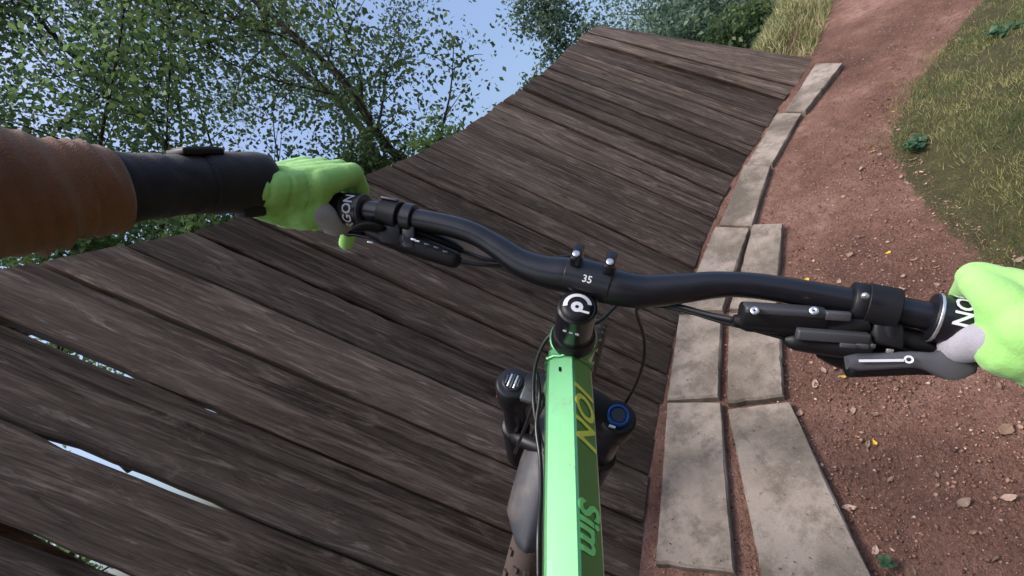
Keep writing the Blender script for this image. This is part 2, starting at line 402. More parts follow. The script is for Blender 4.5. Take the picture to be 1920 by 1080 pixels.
def fbm(x, y, s, seed=0): return mnoise.fractal(Vector((x*s, y*s, seed*7.3)), 1.0, 2.0, 4)
def ground_h(P):                           # height over the path plane, in the path frame
    P = np.atleast_2d(np.asarray(P, float)); o = out_dist(P); g = grass_dist(P); r = np.linalg.norm(P-np.array([.8, 1.2]), axis=1)
    z = np.zeros(len(P))
    gi = np.clip(g, 0, None); z += .16*smooth01(gi/.7)+.10*smooth01((gi-.5)/1.5)
    past = smooth01((P[:, 1]-3.12*SC)/.4)*smooth01((P[:, 0]-2.35)/.4)          # beyond the far end of the boards
    z -= np.clip(o-.10, 0, None)*1.05*(1-past)
    z += past*(.13*smooth01((o-.03)/.25) - .9*np.clip(o-.36, 0, None))
    path = smooth01((-o-.45)/.15)*smooth01((-g+.05)/.2)
    z += np.array([fbm(a, b, 1.6, 1)*.018+fbm(a, b, 7, 2)*.008 for a, b in P])*np.clip(path+.35*(g > 0), 0.0, 1)
    return z
def far_level(W):                          # the hillside eases out to level land
    return W
def build_ground():
    rings = np.concatenate([np.linspace(.06, 6, 150), np.geomspace(6.2, 900, 50)]); nsec = 300
    cx, cy = .9, 1.3
    P = [(cx, cy)]
    for r in rings:
        for k in range(nsec):
            a = 2*math.pi*k/nsec; P.append((cx+r*math.cos(a), cy+r*math.sin(a)))
    P = np.array(P); z = ground_h(P); W = gwa(np.c_[P, z])
    r = np.linalg.norm(P-[cx, cy], axis=1)
    # far land levels off: towards -9 m on the low side, +3 m on the high side
    t = smooth01((r-6)/9); fl = np.clip(W[:, 2], -9.0, 3.0)
    far_ = np.where(r > 15, np.clip(fl, -9, 3)*np.exp(-(r-15)/60)+(-9)*(1-np.exp(-(r-15)/60)), fl)
    W[:, 2] = W[:, 2]*(1-t)+far_*t
    turf = np.clip(smooth01((grass_dist(P)+.06)/.16)+smooth01((out_dist(P)-.12)/.2), 0, 1)
    F = [[0, 1+k, 1+(k+1) % nsec] for k in range(nsec)]
    for i in range(len(rings)-1):
        a = 1+i*nsec; b = a+nsec
        for k in range(nsec): F.append([a+k, b+k, b+(k+1) % nsec, a+(k+1) % nsec])
    o = mesh('ground', W, F, SOIL, attr={'turf': turf}, org=gw(0, 0, 0)); tag(o, kind='structure', label='red brown soil path and grassy hillside around the ramp')
    return o
build_ground()

# ------------------------------------------------------------------ concrete edging slabs
edging = root('paved_edging', gw(0.5, 1.2, 0), 'row of flat concrete slabs laid along the foot of the boards', kind='structure')
SLABS = [[[0.247, 1.184], [0.38, 1.067], [0.091, 0.63], [-0.068, 0.745]], [[0.379, 1.031], [0.532, 0.939], [0.276, 0.351], [0.075, 0.473]],
 [[0.527, 1.533], [0.637, 1.402], [0.388, 1.089], [0.252, 1.192]], [[0.66, 1.389], [0.773, 1.252], [0.533, 0.965], [0.39, 1.049]],
 [[0.993, 1.92], [1.065, 1.771], [0.654, 1.42], [0.544, 1.554]], [[1.092, 1.78], [1.157, 1.673], [0.786, 1.282], [0.677, 1.406]],
 [[1.44, 2.276], [1.484, 2.125], [1.084, 1.777], [1.018, 1.92]], [[1.938, 2.6], [1.957, 2.43], [1.501, 2.137], [1.457, 2.275]],
 [[2.5, 2.895], [2.502, 2.69], [1.975, 2.422], [1.957, 2.556]], [[.07, .60], [-.09, .715], [-.36, .30], [-.20, .19]], [[.055, .44], [.255, .315], [.02, -.25], [-.17, -.14]]]
for i, q in enumerate(SLABS):
    q = np.array(q)*SC; c = q.mean(0); zt = .03+.004*random.uniform(-1, 1); bm = bmesh.new()
    tilt = [random.uniform(-.003, .003) for _ in range(4)]
    nx, ny = 6, 20
    grid = {}
    def P_(a, b): return (1-b)*((1-a)*q[3]+a*q[2])+b*((1-a)*q[0]+a*q[1])
    V = []; F = []
    # outline with uneven edges, top face inset for a worn arris
    ring = [(a/nx, 0) for a in range(nx)]+[(1, b/ny) for b in range(ny)]+[(1-a/nx, 1) for a in range(nx)]+[(0, 1-b/ny) for b in range(ny)]
    def jit(p, amt): return p+np.array([random.uniform(-amt, amt), random.uniform(-amt, amt)])
    oz = [jit(P_(a, b), .0009) if random.random() > .04 else P_(a, b)+(c-P_(a, b))/np.linalg.norm(c-P_(a, b))*random.uniform(.003, .006) for a, b in ring]
    n = len(ring)
    for lev, (ins, zz) in enumerate([(0, -.03), (0, zt-.007), (.006, zt)]):
        for p in oz:
            d = c-p; V.append([*(p+d/np.linalg.norm(d)*ins), zz+(random.uniform(-.0012, .0012) if lev == 2 else 0)])
    for l in range(2):
        for k in range(n): F.append([l*n+k, l*n+(k+1) % n, (l+1)*n+(k+1) % n, (l+1)*n+k])
    V.append([*c, zt]); F += [[2*n+k, 2*n+(k+1) % n, 3*n] for k in range(n)]
    bm.free()
    mesh('slab', gwa(V), F, CONC, edging, smooth=False)

# ------------------------------------------------------------------ plank wall
wall = root('ride_ramp', gw(.5, 1.6, 0), 'curved banked wall of dark weathered timber boards rising left of the path', 'ramp')
bounds = []      # plank joints along the foot line
known = np.array([-0.388, -0.214, -0.023, 0.144, 0.297, 0.438, 0.582])*SC
s = known[0]
pre = []
while s > BT_S[0]+.02: pre.append(s-.17); s -= .17
bounds = [b for b in pre[::-1] if b >= BT_S[0]]+list(known)
rest = np.array([.715, .855, 0.989, 1.129, 1.252, 1.357, 1.487, 1.622, 1.753, 1.86, 1.954])*SC
bounds += list(rest); s = rest[-1]
while s < BT_S[-1]-.20: s += random.uniform(.096, .118); bounds.append(s)
bounds.append(BT_S[-1])
def wall_n(s):
    b, t = base_pt(s), top_pt(s); b2 = base_pt(min(s+.05, BT_S[-1])); b1 = base_pt(max(s-.05, BT_S[0]))
    return nrm(np.cross(b2-b1, t-b))
TH_P = .042
def extra_gap(s, t):                       # shrunken edges that let daylight through on the nearest boards
    def win(a, b, w=.012): return float(smooth01((t-a)/w)*(1-smooth01((t-b)/w)))
    if abs(s-known[0]) < 1e-6: return .0085*win(.55, .80)*(.75+.35*math.sin(t*140))
    if abs(s-known[1]) < 1e-6: return .0068*win(.555, .725)
    if abs(s-known[2]) < 1e-6: return .0085*win(.775, .95)*(.8+.3*math.sin(t*170))+.006*win(.625, .675)*(.6+.5*math.sin(t*400))
    if abs(s-known[3]) < 1e-6: return .0035*win(.55, .97)
    if abs(s-known[5]) < 1e-6: return .0040*win(.62, .97)*(.6+.5*math.sin(t*90))
    return 0.0
for i in range(len(bounds)-1):
    s0, s1 = bounds[i], bounds[i+1]; sm = (s0+s1)/2
    gb = random.uniform(.0016, .0034); gt = random.uniform(.0014, .0040)
    B0, B1, T0, T1 = base_pt(s0), base_pt(s1), top_pt(s0), top_pt(s1)
    eb, et = nrm(B1-B0), nrm(T1-T0); n0 = wall_n(sm)
    B0 = B0+eb*gb; B1 = B1-eb*gb; T0 = T0+et*gt; T1 = T1-et*gt
    up = nrm((T0+T1)/2-(B0+B1)/2); L = np.linalg.norm((T0+T1)/2-(B0+B1)/2)
    dt, db = random.uniform(-.008, .008), random.uniform(-.004, .012)
    T0 = T0+up*dt; T1 = T1+up*(dt+random.uniform(-.004, .004)); B0 = B0+up*db; B1 = B1+up*db
    proud = random.uniform(-.008, .009); tw = random.uniform(-.006, .006); bow = random.uniform(-.004, .008)
    nseg = 28 if s0 < .62 else 10; V = []; UV = []
    ja = .0015 if nseg > 20 else .0024; wv = [random.uniform(-ja, ja) for _ in range(2*(nseg+1))]
    for k in range(nseg+1):
        t = k/nseg; a = B0+(T0-B0)*t; b = B1+(T1-B1)*t; e = nrm(b-a); wd = np.linalg.norm(b-a)
        a = a+e*(wv[2*k]+extra_gap(s0, t)); b = b+e*(wv[2*k+1]-extra_gap(s1, t))
        h0 = proud+bow*math.sin(math.pi*t)+tw*(t-.5); h1 = proud+bow*math.sin(math.pi*t)-tw*(t-.5)
        be = .004
        V += [a-n0*TH_P, a+n0*(h0-be), a+e*be+n0*h0, b-e*be+n0*h1, b+n0*(h1-be), b-n0*TH_P]
        l_ = wv[2*k]+extra_gap(s0, t); r_ = wd+wv[2*k+1]-extra_gap(s1, t)
        for vv in (l_-.05, l_-.004, l_, r_, r_+.004, r_+.05): UV.append((t*L, vv-wd/2))
    F = []
    for k in range(nseg):
        for j in range(6): F.append([k*6+j, k*6+(j+1) % 6, (k+1)*6+(j+1) % 6, (k+1)*6+j])
    F.append([5, 4, 3, 2, 1, 0]); F.append([nseg*6+j for j in range(6)])
    mesh('plank', gwa(V), [f[::-1] for f in F], WOOD, wall, smooth=False, uv=UV)
# bearers behind the boards and posts to the ground
for fr, hh in ((.10, .05), (.515, .05), (.955, .045)):
    ss = np.linspace(BT_S[0]+.02, BT_S[-1]-.02, 8)
    for a, b in zip(ss[:-1], ss[1:]):
        P = []
        for s in np.linspace(a+.004, b-.004, 4):
            bp, tp = base_pt(s), top_pt(s); P.append(bp+(tp-bp)*fr-wall_n(s)*(TH_P+.012+hh))
        P = np.array(P); upv = wall_n((a+b)/2)
        V = []; 
        for p, s in zip(P, np.linspace(a, b, 4)):
            nn = wall_n(s); uu = nrm(top_pt(s)-base_pt(s))
            V += [p-nn*hh-uu*.035, p+nn*hh-uu*.035, p+nn*hh+uu*.035, p-nn*hh+uu*.035]
        F = [[0, 1, 2, 3], [15, 14, 13, 12]]
        for k in range(3):
            for j in range(4): F.append([k*4+j, (k+1)*4+j, (k+1)*4+(j+1) % 4, k*4+(j+1) % 4])
        UV = [(k*.15, j*.07) for k in range(4) for j in range(4)]
        mesh('bearer', gwa(V), F, WOOD, wall, smooth=False, uv=UV)
for s in np.linspace(BT_S[0]+.2, BT_S[-1]-.25, 7):
    bp, tp = base_pt(s), top_pt(s)
    p = bp+(tp-bp)*.93-wall_n(s)*(TH_P+.115+.05); foot = p.copy(); foot[2] = ground_h(p[None, :2])[0]-.4
    wt, wf_ = gwa(p), gwa(foot)
    v, f = box((wt+wf_)/2, nrm(gwa(base_pt(s+.01))-gwa(base_pt(s-.01))), np.cross(nrm(wt-wf_), nrm(gwa(base_pt(s+.01))-gwa(base_pt(s-.01)))), wt-wf_, .05, .05, np.linalg.norm(wt-wf_)/2, .004, 1)
    mesh('post', v, f, WOOD, wall, smooth=False, uv=[(q[2], q[0]) for q in v])
# ------------------------------------------------------------------ bicycle
fwR = EYE + CW @ np.array([0, .459, -.889]) - EYE          # bicycle's forward direction
upR = CW @ np.array([0, .889, .459])
S = at(1085, 575, .455); Cc = at(1058, 748, .64)
sup = nrm(S-Cc)
lat = at(1750, 590, .366)-at(650, 385, .518); lat = nrm(lat-sup*(lat @ sup))
sfw = np.cross(sup, lat); sfw = sfw if sfw @ fwR > 0 else -sfw
AXL = Cc-.50*sup+.044*sfw
WR = .345
contact = AXL-upR*WR
bike = root('mountain_bike', contact, 'green mountain bike with black handlebar, fork and grey mudguard ridden along the boards', 'bicycle')

def ringbar(name, p, d, r, L, m, parent, seg=20, bev=.001):
    d = nrm(d); v, f = cyl(p-d*L/2, p+d*L/2, r, seg, bev); return mesh(name, v, f, m, parent, sharp=R(40))

# handlebar
BAR = [(470, 360, .545), (560, 375, .532), (650, 391, .518), (700, 397, .511), (760, 408, .503), (830, 421, .495), (885, 437, .488), (930, 462, .482), (975, 492, .476), (1020, 509, .470), (1062, 516, .465),
       (1105, 524, .459), (1150, 538, .452), (1205, 546, .444), (1275, 541, .434), (1345, 534, .424), (1405, 535, .416), (1480, 545, .406), (1560, 559, .396), (1640, 573, .385), (1720, 589, .373), (1790, 604, .363), (1900, 632, .349), (2010, 664, .336)]
BARP = np.array([at(*b) for b in BAR])
barc = catmull(BARP, 140)
kk = np.linspace(0, len(BAR)-1, 140)
br = np.where(np.abs(kk-11) < 1.2, .0172, .0172-(np.abs(kk-11)-1.2)*.0019); br = np.clip(br, .0112, .0172)
hb = mesh('handlebar', *tube(barc, br, 24), BLACK, bike)
def barp(k):
    i = np.interp(k, kk, np.arange(140)); a = int(min(i, 138)); p = barc[a]+(barc[a+1]-barc[a])*(i-a); return p, nrm(barc[a+1]-barc[a])

# stem
Sv = S-sfw*.008; stem_c = Sv+sup*.004
ex = lat; 
st = MB()
bar_mid, bar_dir = barp(11.0)
body_dir = nrm(bar_mid-stem_c); 
st.add(cyl(Sv-sup*.030, Sv+sup*.012, .0185, 24, .002))
st.add(tube([Sv-sup*.010, Sv*.5+bar_mid*.5-sup*.009, bar_mid-body_dir*.012-sup*.004], [.0155, .0150, .0150], 16, up=sup))
st.add(cyl(bar_mid-bar_dir*.0225, bar_mid+bar_dir*.0225, .0188, 28, .0015))
stem = st.build('stem', BLACK, bike, sharp=R(40))
for sgn in (-1, 1):
    fp = MB(); c = bar_mid+bar_dir*.0155*sgn
    fp.add(box(c+sup*.012+sfw*.006, bar_dir, sup, sfw, .0048, .018, .010, .002))
    fp.add(box(c+sup*.026+sfw*.004, bar_dir, sup, sfw, .0042, .009, .0055, .002))
    fp.add(box(c-sup*.018+sfw*.010, bar_dir, sup, sfw, .0048, .012, .008, .002))
    fpo = fp.build('faceplate_ear', BLACK, stem, sharp=R(40))
    mesh('bolt', *cyl(c+sup*.0345-sfw*.002, c+sup*.0365-sfw*.002, .0035, 12, .0004), SILVER, fpo)
# top cap with round white emblem
capc = Sv+sup*.0125-sfw*.001
mesh('top_cap', *lathe([(.0001, .003), (.010, .003), (.0150, .001), (.0150, -.002)], capc, sup, seg=28), BLACKM, stem)
vb = nrm(-sfw)                                   # towards the rider
em = MB()
em.add(lathe([(.0092, .0036), (.0132, .0024)], capc, sup, ref=lat, seg=22, a0=R(20), a1=R(200)) if (np.cross(sup, lat) @ sfw) > 0 else lathe([(.0092, .0036), (.0132, .0024)], capc, sup, ref=lat, seg=22, a0=R(-200), a1=R(-20)))
em.add(lathe([(.0018, .0038), (.0056, .0036)], capc-sfw*.002, sup, seg=20))
em.add(box(capc+lat*.006-sfw*.0052+sup*.0034, lat, sfw, sup, .006, .0011, .0003, 0))
em.build('emblem', WHITE, stem, smooth=False)
tv, tf = text_vf('35', .0095, bold=.0001)
tc = tv-np.array([.0055, .0032, 0]); nb_ = nrm(sup*.8-sfw*.6); ub = nrm(sup*.0+np.cross(nb_, bar_dir)); ub = ub if ub @ sfw > 0 else -ub
mesh('clamp_mark', bar_mid+nb_*.0191+np.outer(tc[:, 0], bar_dir)+np.outer(tc[:, 1], ub), tf, WHITE, stem, smooth=False)
for k in (-1, 0, 1):
    mesh('stem_print', *box(Sv-sfw*.0183-sup*(.006)+lat*(.006*k), lat, sup, sfw, .0017, .0012, .0004, 0), WHITE, stem, smooth=False)
# headset spacers
mesh('spacer', *lathe([(.0001, -.030), (.0185, -.030), (.0195, -.031), (.0195, -.040), (.0185, -.041), (.0215, -.042), (.0230, -.050), (.0230, -.056), (.0001, -.056)], Sv+sfw*.004, sup, seg=28), BLACKM, bike, sharp=R(40))
mesh('headset_ring', *lathe([(.0232, -.0565), (.0240, -.0570), (.0240, -.0595), (.0230, -.060)], S, sup, seg=28), SILVER, bike)
# frame tubes
HT0 = S-sup*.060; HT1 = Cc+sup*.030
mesh('head_tube', *tube([HT0, HT0*.9+HT1*.1, HT0*.5+HT1*.5, HT1*.9+HT0*.1, HT1], [.0255, .0245, .0235, .027, .0285], 24), GREEN, bike)
TA = at(1069, 688, .492); TB = at(1079, 1085, .372)
tdir = nrm(TB-TA); TA = TA-tdir*.012
tx = nrm(CW @ np.array([1, 0, 0])); tx = nrm(tx-tdir*(tx @ tdir)); ty = nrm(np.cross(tdir, tx)); ty = ty if ty @ upR > 0 else -ty
PROF0 = [(-.0215, -.034), (-.0248, -.012), (-.0243, .0035), (-.0222, .0062), (.0002, .0172), (.0028, .0168), (.0222, -.0050), (.0240, -.0110), (.0235, -.020), (.0205, -.034), (.012, -.040), (-.013, -.040)]
def prof_pt(p, c, sc=1): return c+tx*p[0]*sc+ty*p[1]*sc
V = []; stations = [(-.004, .90), (.012, .96), (.05, 1.0), (.17, 1.02), (.30, 1.0), (.44, .92), (.60, .85)]
for (d, sc) in stations: V += [prof_pt(p, TA+tdir*d, sc) for p in PROF0]
n = len(PROF0); F = [list(range(n))[::-1], [(len(stations)-1)*n+k for k in range(n)]]
for i in range(len(stations)-1):
    for k in range(n): F.append([i*n+k, i*n+(k+1) % n, (i+1)*n+(k+1) % n, (i+1)*n+k])
ttube = mesh('top_tube', V, F, GREEN, bike, sharp=R(18))
mesh('weld_bead', *tube([prof_pt(np.array(q)*.955, TA+tdir*(.006+.0012*math.sin(i*1.9))) for i, q in enumerate(catmull(PROF0+[PROF0[0]], 60))], [.0022+.0005*math.sin(i*2.1) for i in range(60)], 6), GREEN, ttube)
# print on the top tube, wrapped over its ridge
per = [np.array(PROF0[3]), np.array(PROF0[4]), np.array(PROF0[5]), np.array(PROF0[6]), np.array(PROF0[7]), np.array(PROF0[8])]
plen = np.r_[0, np.cumsum([np.linalg.norm(b-a) for a, b in zip(per[:-1], per[1:])])]
pe_arr = np.array(per)
def on_tube(al, ac):           # along the tube, across it
    q = np.array([np.interp(ac, plen, pe_arr[:, 0]), np.interp(ac, plen, pe_arr[:, 1])])
    i = int(np.clip(np.searchsorted(plen, ac)-1, 0, len(per)-2)); e = nrm(per[i+1]-per[i]); nn = np.array([-e[1], e[0]]); 
    q = q*np.interp(al+.0, [d_ for d_, _ in stations], [s_ for _, s_ in stations])+nn*.0008; return TA+tdir*al+tx*q[0]+ty*q[1]
def tube_text(s, size, a0, c0, m, shear=0, bold=0, name='print', sx=1.0):
    v, f = text_vf(s, size, shear, bold, 2); v = v.copy()
    return mesh(name, [on_tube(a0+p[0]*sx, c0+p[1]) for p in v], f, m, ttube, smooth=False)
tube_text('ION', .040, .036, .0275, OLIVE, .35, .0009, sx=.78)
tube_text('Sim', .039, .143, .0275, LIME, .25, .0012, sx=.72)
mesh('chip', *box(on_tube(.022, .012), tdir, tx, ty, .0022, .0012, .0006, .0002), BLACKM, ttube)
# lower frame and the rest of the bicycle behind the rider
BBk = lean(.05, -.93, .03)
mesh('down_tube', *tube([HT1+sup*.03, HT1*.5+BBk*.5, BBk], [.026, .030, .027], 16), GREEN, bike)
ST = TA+tdir*.60
mesh('seat_tube', *tube([ST+upR*.02-fwR*.02, ST*.5+BBk*.5, BBk], [.018, .019, .024], 14), GREEN, bike)
SADP = ST+upR*.12-fwR*.06
mesh('seat_post', *cyl(ST, SADP, .0155, 14), BLACKM, bike)
lat0 = nrm(np.cross(fwR, upR))
sv = tube(catmull([SADP+fwR*.13+upR*.02, SADP+fwR*.06+upR*.025, SADP+upR*.025, SADP-fwR*.08+upR*.03, SADP-fwR*.14+upR*.04], 14), np.interp(np.linspace(0, 1, 14), [0, .15, .5, .8, 1], [.012, .022, .04, .068, .05]), 14, flat=.42, up=upR)
mesh('saddle', *sv, BLACKM, bike)
RAX = AXL-fwR*1.17-upR*.02-lat0*.0
def wheel(ax, axis, name_root, R_, half=False, knob_from=0, knob_to=360):
    axis = nrm(axis); t = MB(); prof = [(R_-.052+.030*(1-math.cos(a))*.0+math.sin(a)*.029+.023, .029*math.cos(a)) for a in np.linspace(0, 2*math.pi, 13)]
    prof = [(R_-.029+.029*math.sin(a), .029*math.cos(a)) for a in np.linspace(-.3, math.pi+.3, 13)]
    ty_ = mesh('tyre', *lathe(prof, ax, axis, seg=72), RUBBER, None); bpy.data.objects.remove(ty_)
    wr = lathe([(R_-.052, -.014), (R_-.036, -.016), (R_-.030, -.013), (R_-.030, .013), (R_-.036, .016), (R_-.052, .014), (R_-.052, -.014)], ax, axis, seg=72)
    wo = mesh(name_root, *wr, BLACKM, bike, sharp=R(40))
    mesh('tyre', *lathe(prof, ax, axis, seg=72), RUBBER, wo)
    kn = MB(); e1 = nrm(np.cross(axis, [0.1, .2, .9])); e2 = np.cross(axis, e1)
    for i in range(110):
        a = 2*math.pi*i/110; rd = math.cos(a)*e1+math.sin(a)*e2; tg = np.cross(axis, rd)
        if i % 2: offs = ((-.009, 0), (.009, 0))
        else: offs = ((-.022, .75), (.022, -.75))
        for o_, tl in offs:
            rr = R_-.029+math.sqrt(max(.029**2-o_**2, 0)); nn = nrm(rd*math.sqrt(max(1-(o_/.029)**2, .05))+axis*(o_/.029))
            kn.add(box(ax+rd*rr+axis*o_+nn*.001, tg, axis-nn*(axis @ nn), nn, .0048, .0042, .0026, .0))
    tag(kn.build('tread', RUBBER, wo, smooth=False))
    sp = MB()
    for i in range(28):
        a = 2*math.pi*i/28; rd = math.cos(a)*e1+math.sin(a)*e2; tg = np.cross(axis, rd); sg = 1 if i % 2 else -1
        sp.add(tube([ax+axis*.028*sg+tg*.025*(1 if i % 4 < 2 else -1), ax+rd*(R_-.05)], .001, 5))
    sp.build('spokes', BLACKM, wo)
    mesh('hub', *cyl(ax-axis*.05, ax+axis*.05, .02, 18, .003), BLACKM, wo)
    return wo
fwh = wheel(AXL, lat, 'front_wheel', WR)
rwh = wheel(RAX, lat0, 'rear_wheel', WR)
for sg in (-1, 1):
    mesh('chain_stay', *tube([BBk+lat0*.03*sg, RAX+lat0*.065*sg], [.013, .010], 10), GREEN, bike)
    mesh('seat_stay', *tube([ST*.6+BBk*.4+lat0*.02*sg, RAX+lat0*.068*sg], [.011, .009], 10), GREEN, bike)
    mesh('crank', *tube([BBk+lat0*.06*sg, BBk+lat0*.085*sg+fwR*.17*sg], [.013, .010], 10), BLACKM, bike)
    mesh('pedal', *box(BBk+lat0*.145*sg+fwR*.17*sg, lat0, fwR, upR, .05, .05, .008, .003), BLACKM, bike)
mesh('chain_ring', *lathe([(.03, .05), (.062, .05), (.064, .052), (.062, .054), (.03, .054), (.03, .05)], BBk, lat0, seg=32), BLACKM, bike)
# fork
fk = MB()
fk.add(tube(catmull([Cc-lat*.0725-sup*.022, Cc-lat*.04-sup*.010+sfw*.006, Cc-sup*.004+sfw*.008, Cc+lat*.04-sup*.010+sfw*.006, Cc+lat*.0725-sup*.022], 15), [.023]*15, 14, flat=.8, up=sup))
fk.add(cyl(Cc-sup*.02, HT1, .024, 18))
for sg in (-1, 1):
    p = Cc+lat*.0725*sg; fk.add(cyl(p-sup*.052, p-sup*.003, .0245, 22, .003))
fork = fk.build('fork_crown', BLACKM, bike, sharp=R(45))
for sg in (-1, 1):
    p = Cc+lat*.0725*sg
    mesh('stanchion', *cyl(p-sup*.05, p-sup*.22, .0180, 18), BLACK, fork)
    mesh('lower_leg', *tube([p-sup*.17, p-sup*.175, p-sup*.19, p-sup*.34, p-sup*.50+sfw*.03], [.0215, .0245, .0235, .021, .017], 18), BLACKM, fork)
    if sg < 0:
        cp = mesh('air_cap', *lathe([(.0001, .005), (.013, .005), (.0145, .0035), (.0145, .002), (.0205, .001), (.0225, -.001), (.0225, -.006)], p, sup, seg=28), BLACK, fork, sharp=R(35))
        for k in range(-2, 3):
            h = math.sqrt(max(.0105**2-(k*.0042)**2, 1e-6))
            mesh('cap_rib', *box(p+sup*.0054+lat*k*.0042, lat, sfw, sup, .0013, h, .0008, .0003, 1), GREYP if k % 2 == 0 else SILVER, cp)
        mesh('crown_plate', *box(Cc-lat*.040-sup*.002-sfw*.004, lat, sfw, sup, .017, .016, .006, .003), GREYP, fork)
        mesh('red_mark', *box(p-sup*.052-lat*.0243-sfw*.004, sfw, sup, lat, .004, .0016, .0006, 0), RED, fork)
    else:
        cp = mesh('damper_knob', *lathe([(.0001, .0036), (.0095, .0036), (.0102, .003), (.0102, .001)], p, sup, seg=28), BLACK, fork, sharp=R(35))
        mesh('blue_ring', *lathe([(.0104, .0005), (.0108, .0042), (.0138, .0042), (.0148, .003), (.0150, -.002)], p, sup, seg=32), BLUE, cp)
        mesh('knob_nub', *box(p-sfw*.0165-lat*.004, lat, sfw, sup, .0045, .0018, .002, .0008), SILVER, cp)
# brake bridge and mudguard
mesh('fork_arch', *tube(catmull([Cc-lat*.072-sup*.20, Cc-lat*.06-sup*.165-sfw*.02, Cc-sup*.14-sfw*.03, Cc+lat*.06-sup*.165-sfw*.02, Cc+lat*.072-sup*.20], 15), [.012]*15, 10), BLACKM, fork)
V = []; F = []; na, nc = 22, 12
for i in range(na):
    t = i/(na-1); ph = R(86+t*38); rr = WR+.030+.004*t
    wid = np.interp(t, [0, .12, .5, .85, 1], [.022, .034, .046, .044, .020]); sag = np.interp(t, [0, .5, 1], [.030, .036, .024])
    for j in range(nc):
        q = -1+2*j/(nc-1); hgt = -sag*abs(q)**2.2
        if abs(q) < .12: hgt += .003
        V.append(AXL+(rr+hgt)*(math.cos(ph)*sfw+math.sin(ph)*sup)+lat*wid*q)
for i in range(na-1):
    for j in range(nc-1): F.append([i*nc+j, i*nc+j+1, (i+1)*nc+j+1, (i+1)*nc+j])
mg = mesh('mudguard', V, F, MUDG, bike)
md = mg.modifiers.new('thickness', 'SOLIDIFY'); md.thickness = .002
for (t, q) in ((.3, .35), (.3, -.35), (.55, .4)):
    ph = R(86+t*38); c = AXL+(WR+.036)*(math.cos(ph)*sfw+math.sin(ph)*sup)+lat*.045*q
    mesh('rivet', *cyl(c, c+(math.cos(ph)*sfw+math.sin(ph)*sup)*.004, .003, 10, .0005), GREYP, mg)

# grips and clamps
def collar(px0, name, r, L, m, parent):
    k = np.interp(px0, [b[0] for b in BAR], np.arange(len(BAR))); p, d = barp(k); return ringbar(name, p, d, r, L, m, parent), p, d
def pxk(x): return np.interp(x, [b[0] for b in BAR], np.arange(len(BAR)))
def grip(xa, xb, name):
    ks = np.linspace(pxk(xa), pxk(xb), 26); P = [barp(k)[0] for k in ks]; rr = [.0158+.0009*math.sin(i*2.6) for i in range(26)]
    return mesh(name, *tube(P, rr, 20), BLACKM, bike)
gl = grip(474, 652, 'grip'); gr = grip(1790, 2000, 'grip')
for (x, r, L, m, g_) in ((664, .0178, .019, BLACK, gl), (681, .0182, .003, GREYP, gl), (1778, .0190, .022, BLACK, gr), (1752, .0195, .0030, SILVER, gr), (1760, .0186, .006, GREYP, gr)):
    collar(x, 'lock_ring', r, L, m, g_)
# lettering round the inner collars
def wrap_text(s, size, x, r, start, parent, flip=1, bold=.0003):
    v, f = text_vf(s, size, 0, bold, 1); p, d = barp(pxk(x)); out_ = []
    e1 = nrm(CW @ np.array([0, .25, 1])); e1 = nrm(e1-d*(e1 @ d)); e2 = np.cross(d, e1)
    for q in v:
        a = start+flip*q[0]/r; out_.append(p+d*(q[1]-size*.35)*flip+(r+.0005)*(math.cos(a)*e1+math.sin(a)*e2))
    return mesh('grip_lettering', out_, f, WHITE, parent, smooth=False)
wrap_text('ERGON', .0155, 1786, .0193, R(-128), gr)
wrap_text('ERGON', .0140, 664, .0181, R(120), gl, -1)

# right brake lever, shifter and hoses
Rr = root  # (names below are parts of the bicycle)
bc = at(1650, 572, .384)
rk = pxk(1650); p, d = barp(rk)
br_ = MB(); br_.add(cyl(p-d*.011, p+d*.011, .0172, 22, .001)); br_.add(box(p-CW @ np.array([0, .021, 0])+0*d, d, CW[:, 1], CW[:, 2], .010, .010, .010, .003))
brk = br_.build('brake_clamp', BLACKM, bike, sharp=R(40))
mesh('clamp_bolt', *cyl(at(1622, 558, .366), at(1622, 552, .368), .0028, 10), SILVER, brk)
p2, d2 = barp(pxk(1610)); mesh('shifter_clamp', *cyl(p2-d2*.006, p2+d2*.006, .0165, 22, .001), BLACKM, bike)
exr = nrm(at(1540, 600, .395)-at(1395, 590, .408)); eyr = nrm(CW[:, 1]*.93+CW[:, 2]*.35); eyr = nrm(eyr-exr*(eyr @ exr)); ezr = np.cross(exr, eyr)
rc = (at(1540, 596, .395)+at(1395, 588, .408))/2
mc = MB(); mc.add(box(rc, exr, eyr, ezr, .033, .0085, .010, .004)); mc.add(tube([at(1375, 600, .412), at(1400, 603, .41), at(1560, 616, .396), at(1620, 600, .388)], [.0045, .0085, .0095, .011], 14))
mco = mc.build('master_cylinder', BLACKM, bike, sharp=R(40))
mesh('reservoir_cover', *box(rc+eyr*.0065+ezr*.003, exr, eyr, ezr, .031, .0032, .0075, .002), GREYP, mco)
for xx in (1415, 1526):
    c = at(xx, 583, .393-.010*(xx-1415)/111)
    fw_ = nrm(EYE-c)
    mesh('cover_screw', *lathe([(.0008, .0006), (.0011, .0016), (.0034, .0014), (.0036, 0)], c, nrm(fw_+eyr*.8), seg=14), SILVER, mco)
mesh('clamp_link', *box(at(1580, 600, .392), exr, eyr, ezr, .020, .008, .008, .003), BLACKM, mco)
mesh('link_face', *box(at(1570, 592, .383), exr, eyr, ezr, .009, .0035, .003, .001), LEVERG, mco)
